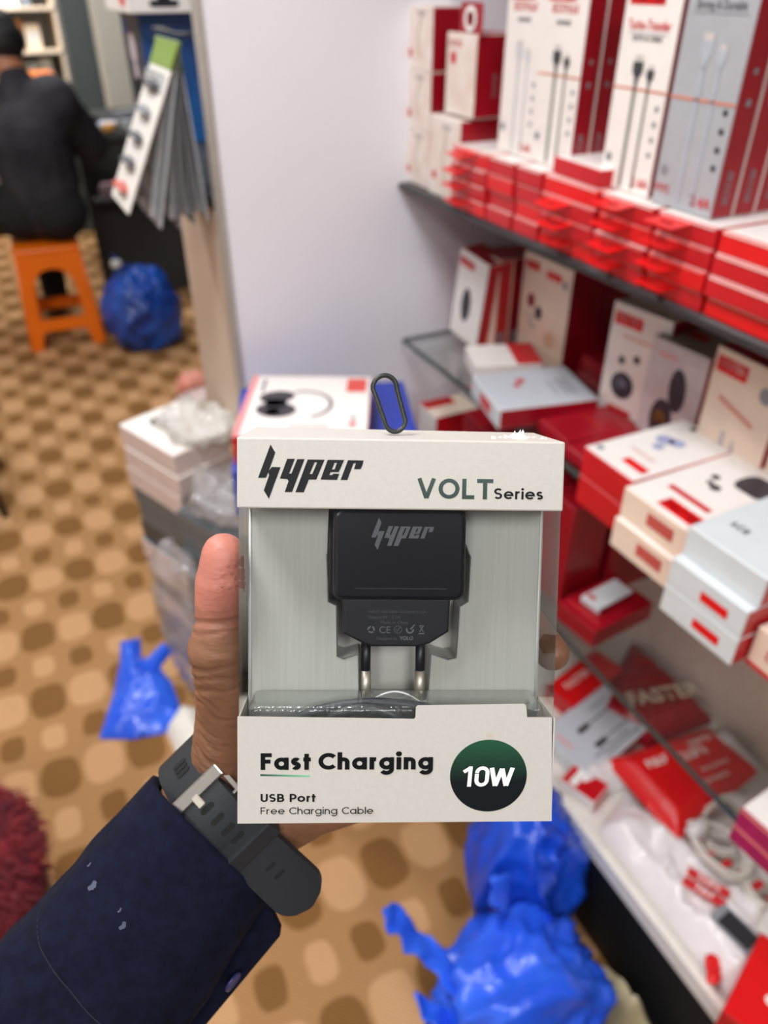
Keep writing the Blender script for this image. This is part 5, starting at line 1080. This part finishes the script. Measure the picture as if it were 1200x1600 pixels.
# ---- wristwatch strap on the inner wrist
wt = held('wristwatch', (-10, -17, -62), 'black rubber watch strap with steel buckle worn on the wrist above the navy sleeve', 'watch')
U, Vv, Cw = Vector((.71, -.704, 0)), Vector((.704, .71, 0)), Vector((-10.6, -20.6, -60.5))
M_STRAP = pm('strap_rubber', (36, 38, 42), .5, var=.06, bump=.08, bscale=1500)
AW, BW = 28.0, 17.5
def ell(a, off=0): return ((AW+off)*math.cos(a), (BW+off)*math.sin(a))
def strap(path, hw, th, name):
    """band along path of (u, z); hw half width in mm (number or list), skewed by sk"""
    v = []; f = []; n = len(path)
    for i, (u, z, *sk) in enumerate(path):
        a = path[max(0, i-1)]; b = path[min(n-1, i+1)]; t = Vector((b[0]-a[0], b[1]-a[1])).normalized(); nn = (-t.y, t.x)
        h = hw[i] if isinstance(hw, list) else hw; s0 = sk[0] if sk else 0
        for vv, o in ((-h, -th/2), (-h+.6*(h > 1), th/2), (h-.6*(h > 1), th/2), (h, -th/2)):
            p = Cw+U*(u+nn[0]*o)+Vv*(vv+s0)+Vector((0, 0, z+nn[1]*o)); v.append(p)
    for i in range(n-1):
        for k in range(4): f.append((i*4+k, i*4+(k+1) % 4, i*4+4+(k+1) % 4, i*4+4+k))
    f.append((3, 2, 1, 0)); f.append(tuple((n-1)*4+k for k in range(4)))
    return mesh(name, v, f)
ring_ = [ell(R(a), 1.0) for a in range(178, 361+150, 6)]
put('strap', strap([ell(R(a), 1.4) for a in range(60, 425, 6)], 11, 2.4, 'strap'), wt, M_STRAP, org=HO)
out = [ell(R(a), 4.0) for a in range(122, 74, -4)]
u_e, z_e = out[-1]
tail = [(u_e+k*2.0, z_e-.10*k-.004*k*k, -.004*k*k) for k in range(1, 22)]
hw = [11.3]*len(out)+[11.3+.035*k for k in range(1, 17)]
for k in range(17, 22): hw.append(12.0*math.sqrt(max(.02, 1-((k-16)/5.05)**2)))
path = [(u, z, 0) for u, z in out]+tail
path = [(u, z, s) for u, z, s in path]
put('strap_tail', (lambda m: (m.flip_normals(), m)[1])(strap(path, hw, 2.4, 'strap_tail')), wt, M_STRAP, org=HO)
def on_path(u):
    best = min(path, key=lambda q: abs(q[0]-u)); return best
M_HOLE = pm('slot_dark', (8, 8, 10), .8)
def slot(u, vv, L_, wd, name='slot'):
    p = on_path(u); i = path.index(p); a, b = path[max(0, i-1)], path[min(len(path)-1, i+1)]; t = Vector((b[0]-a[0], b[1]-a[1])).normalized()
    nn = Vector((-t.y, t.x)); nn = nn if nn.y > 0 else -nn
    me = plate_me(name, [rrect(-wd/2, -L_/2, wd/2, L_/2, wd*.48)], .5)
    xa = U*t.x+Vector((0, 0, t.y)); xa = xa if xa.dot(U) > 0 else -xa; za = U*nn.x+Vector((0, 0, nn.y))
    M = Matrix((xa, Vv, za)).transposed().to_4x4(); f_ = (u-p[0])
    M.translation = Cw+U*(p[0]+nn.x*1.05)+xa*f_+Vv*(vv+p[2])+Vector((0, 0, p[1]+nn.y*1.05)); me.transform(M)
    return put(name, me, wt, M_HOLE, org=HO)
for u in (-9.0, -3.6, 1.8, 6.8): slot(u, .4, 6.6, 2.2, 'adjustment_slot')
slot(24.5, .6, 5.2, 1.6, 'adjustment_slot'); slot(29.3, .6, 5.2, 1.6, 'adjustment_slot')
# three slots on the left end of the strap, where it turns round the wrist
for a in (152, 147, 142):
    u, z = ell(R(a), 2.75); t = Vector((-AW*math.sin(R(a)), BW*math.cos(R(a)))).normalized(); nn = Vector((AW**-1*math.cos(R(a)), BW**-1*math.sin(R(a)))).normalized()
    me = plate_me('adjustment_slot', [rrect(-.8, -3.2, .8, 3.2, .75)], .4); xa = U*t.x+Vector((0, 0, t.y)); za = U*nn.x+Vector((0, 0, nn.y)); M = Matrix((xa, Vv, za)).transposed().to_4x4(); M.translation = Cw+U*u+Vv*(-.2)+Vector((0, 0, z)); me.transform(M); put('adjustment_slot', me, wt, M_HOLE, org=HO)
# buckle: wide bar plus thin frame and prong
bu = None
def bplace(me, u, off=5.4):
    a = math.acos(max(-1, min(1, u/(AW+off)))); z = (BW+off)*math.sin(a); t = Vector((AW*math.sin(a), -BW*math.cos(a))).normalized(); nn = Vector((math.cos(a)/AW, math.sin(a)/BW)).normalized()
    xa = U*t.x+Vector((0, 0, t.y)); za = U*nn.x+Vector((0, 0, nn.y)); M = Matrix((xa, Vv, za)).transposed().to_4x4(); M.translation = Cw+U*u+Vector((0, 0, z)); me.transform(M); return me
bk = put('buckle', bplace(join_me('buckle', [plate_me('b', [rrect(-8.1, -14.4, 5.0, 14.4, 1.2), rect(-4.0, -12.6, 4.0, 12.6)], 1.6), box_me('b2', (-8.8, -14.4, -.8), (-3.2, 14.4, 3.9), .7, 2)]), -10.5, 2.4), wt, pm('buckle_steel', (206, 200, 192), .25, metal=1, var=.06), org=HO)
pr_ = put('prong', bplace(box_me('prong', (-5.0, -1.6, 2.6), (.2, 1.6, 4.3), .4), -10.5, 2.4), wt, M_METAL, org=HO); 
kp = [( -3.2, 0), (3.2, 0)]
put('keeper_loop', bplace(box_me('keeper_loop', (-3.4, -13.0, -4.4), (3.4, 13.0, 2.0), .7, 2), 13.8), wt, M_STRAP, org=HO)
wc = lathe_me('watch_case', [(16, 0), (18, 1), (18, 7), (16, 8.5), (.5, 8.5)], 28); M = Matrix((U, -Vv, Vector((0, 0, -1)))).transposed().to_4x4(); M.translation = Cw+Vector((0, 0, -BW-1.5)); wc.transform(M); put('watch_case', wc, wt, M_BLACK, org=HO)
# stitch line and lint specks on the sleeve are laid on its surface
import mathutils
bvh = mathutils.bvhtree.BVHTree.FromPolygons([q.co.copy() for q in slv.data.vertices], [tuple(p.vertices) for p in slv.data.polygons])
def on_sleeve(x, y):
    h = bvh.ray_cast(Vector((x-HO[0], y-HO[1], 60-HO[2]))*MM, Vector((0, 0, -1))); return h
def lay(part, pts_list, w2, m, h2=None):
    bm = bmesh.new()
    for (x, y), (dx, dy) in pts_list:
        h = on_sleeve(x, y)
        if h[0] is None: continue
        n_ = h[1] if h[1].z > 0 else -h[1]; d = (Vector((dx, dy, 0))-n_*n_.dot(Vector((dx, dy, 0)))).normalized(); s = n_.cross(d); o_ = h[0]+n_*.00025
        L_ = math.hypot(dx, dy)*MM
        bm.faces.new([bm.verts.new(o_+d*a*L_+s*b*w2*MM) for a, b in ((-.5, -.5), (.5, -.5), (.6, 0), (.5, .5), (-.5, .5), (-.6, 0))])
    return obj(part, from_bm(part, bm), hp, m)
st_ = []
for k in range(46):
    t_ = k/45; x = -82+36*t_; y = -50-36*t_-4*math.sin(t_*2.2); st_.append(((x, y), (.9, -.95)))
lay('stitch_line', st_, .5, pm('dark_thread', (20, 22, 38), .9))
for x, y, s in ((-58, -40, 2.4), (-45.5, -52, 1.9), (-61, -35, .9), (-47, -47, .9)): lay('lint_speck', [((x, y), (s, s*.6)), ((x+.4, y+.5), (s*.3, s*1.1))], s*.7, pm('pale_lint', (74, 78, 96), .9))
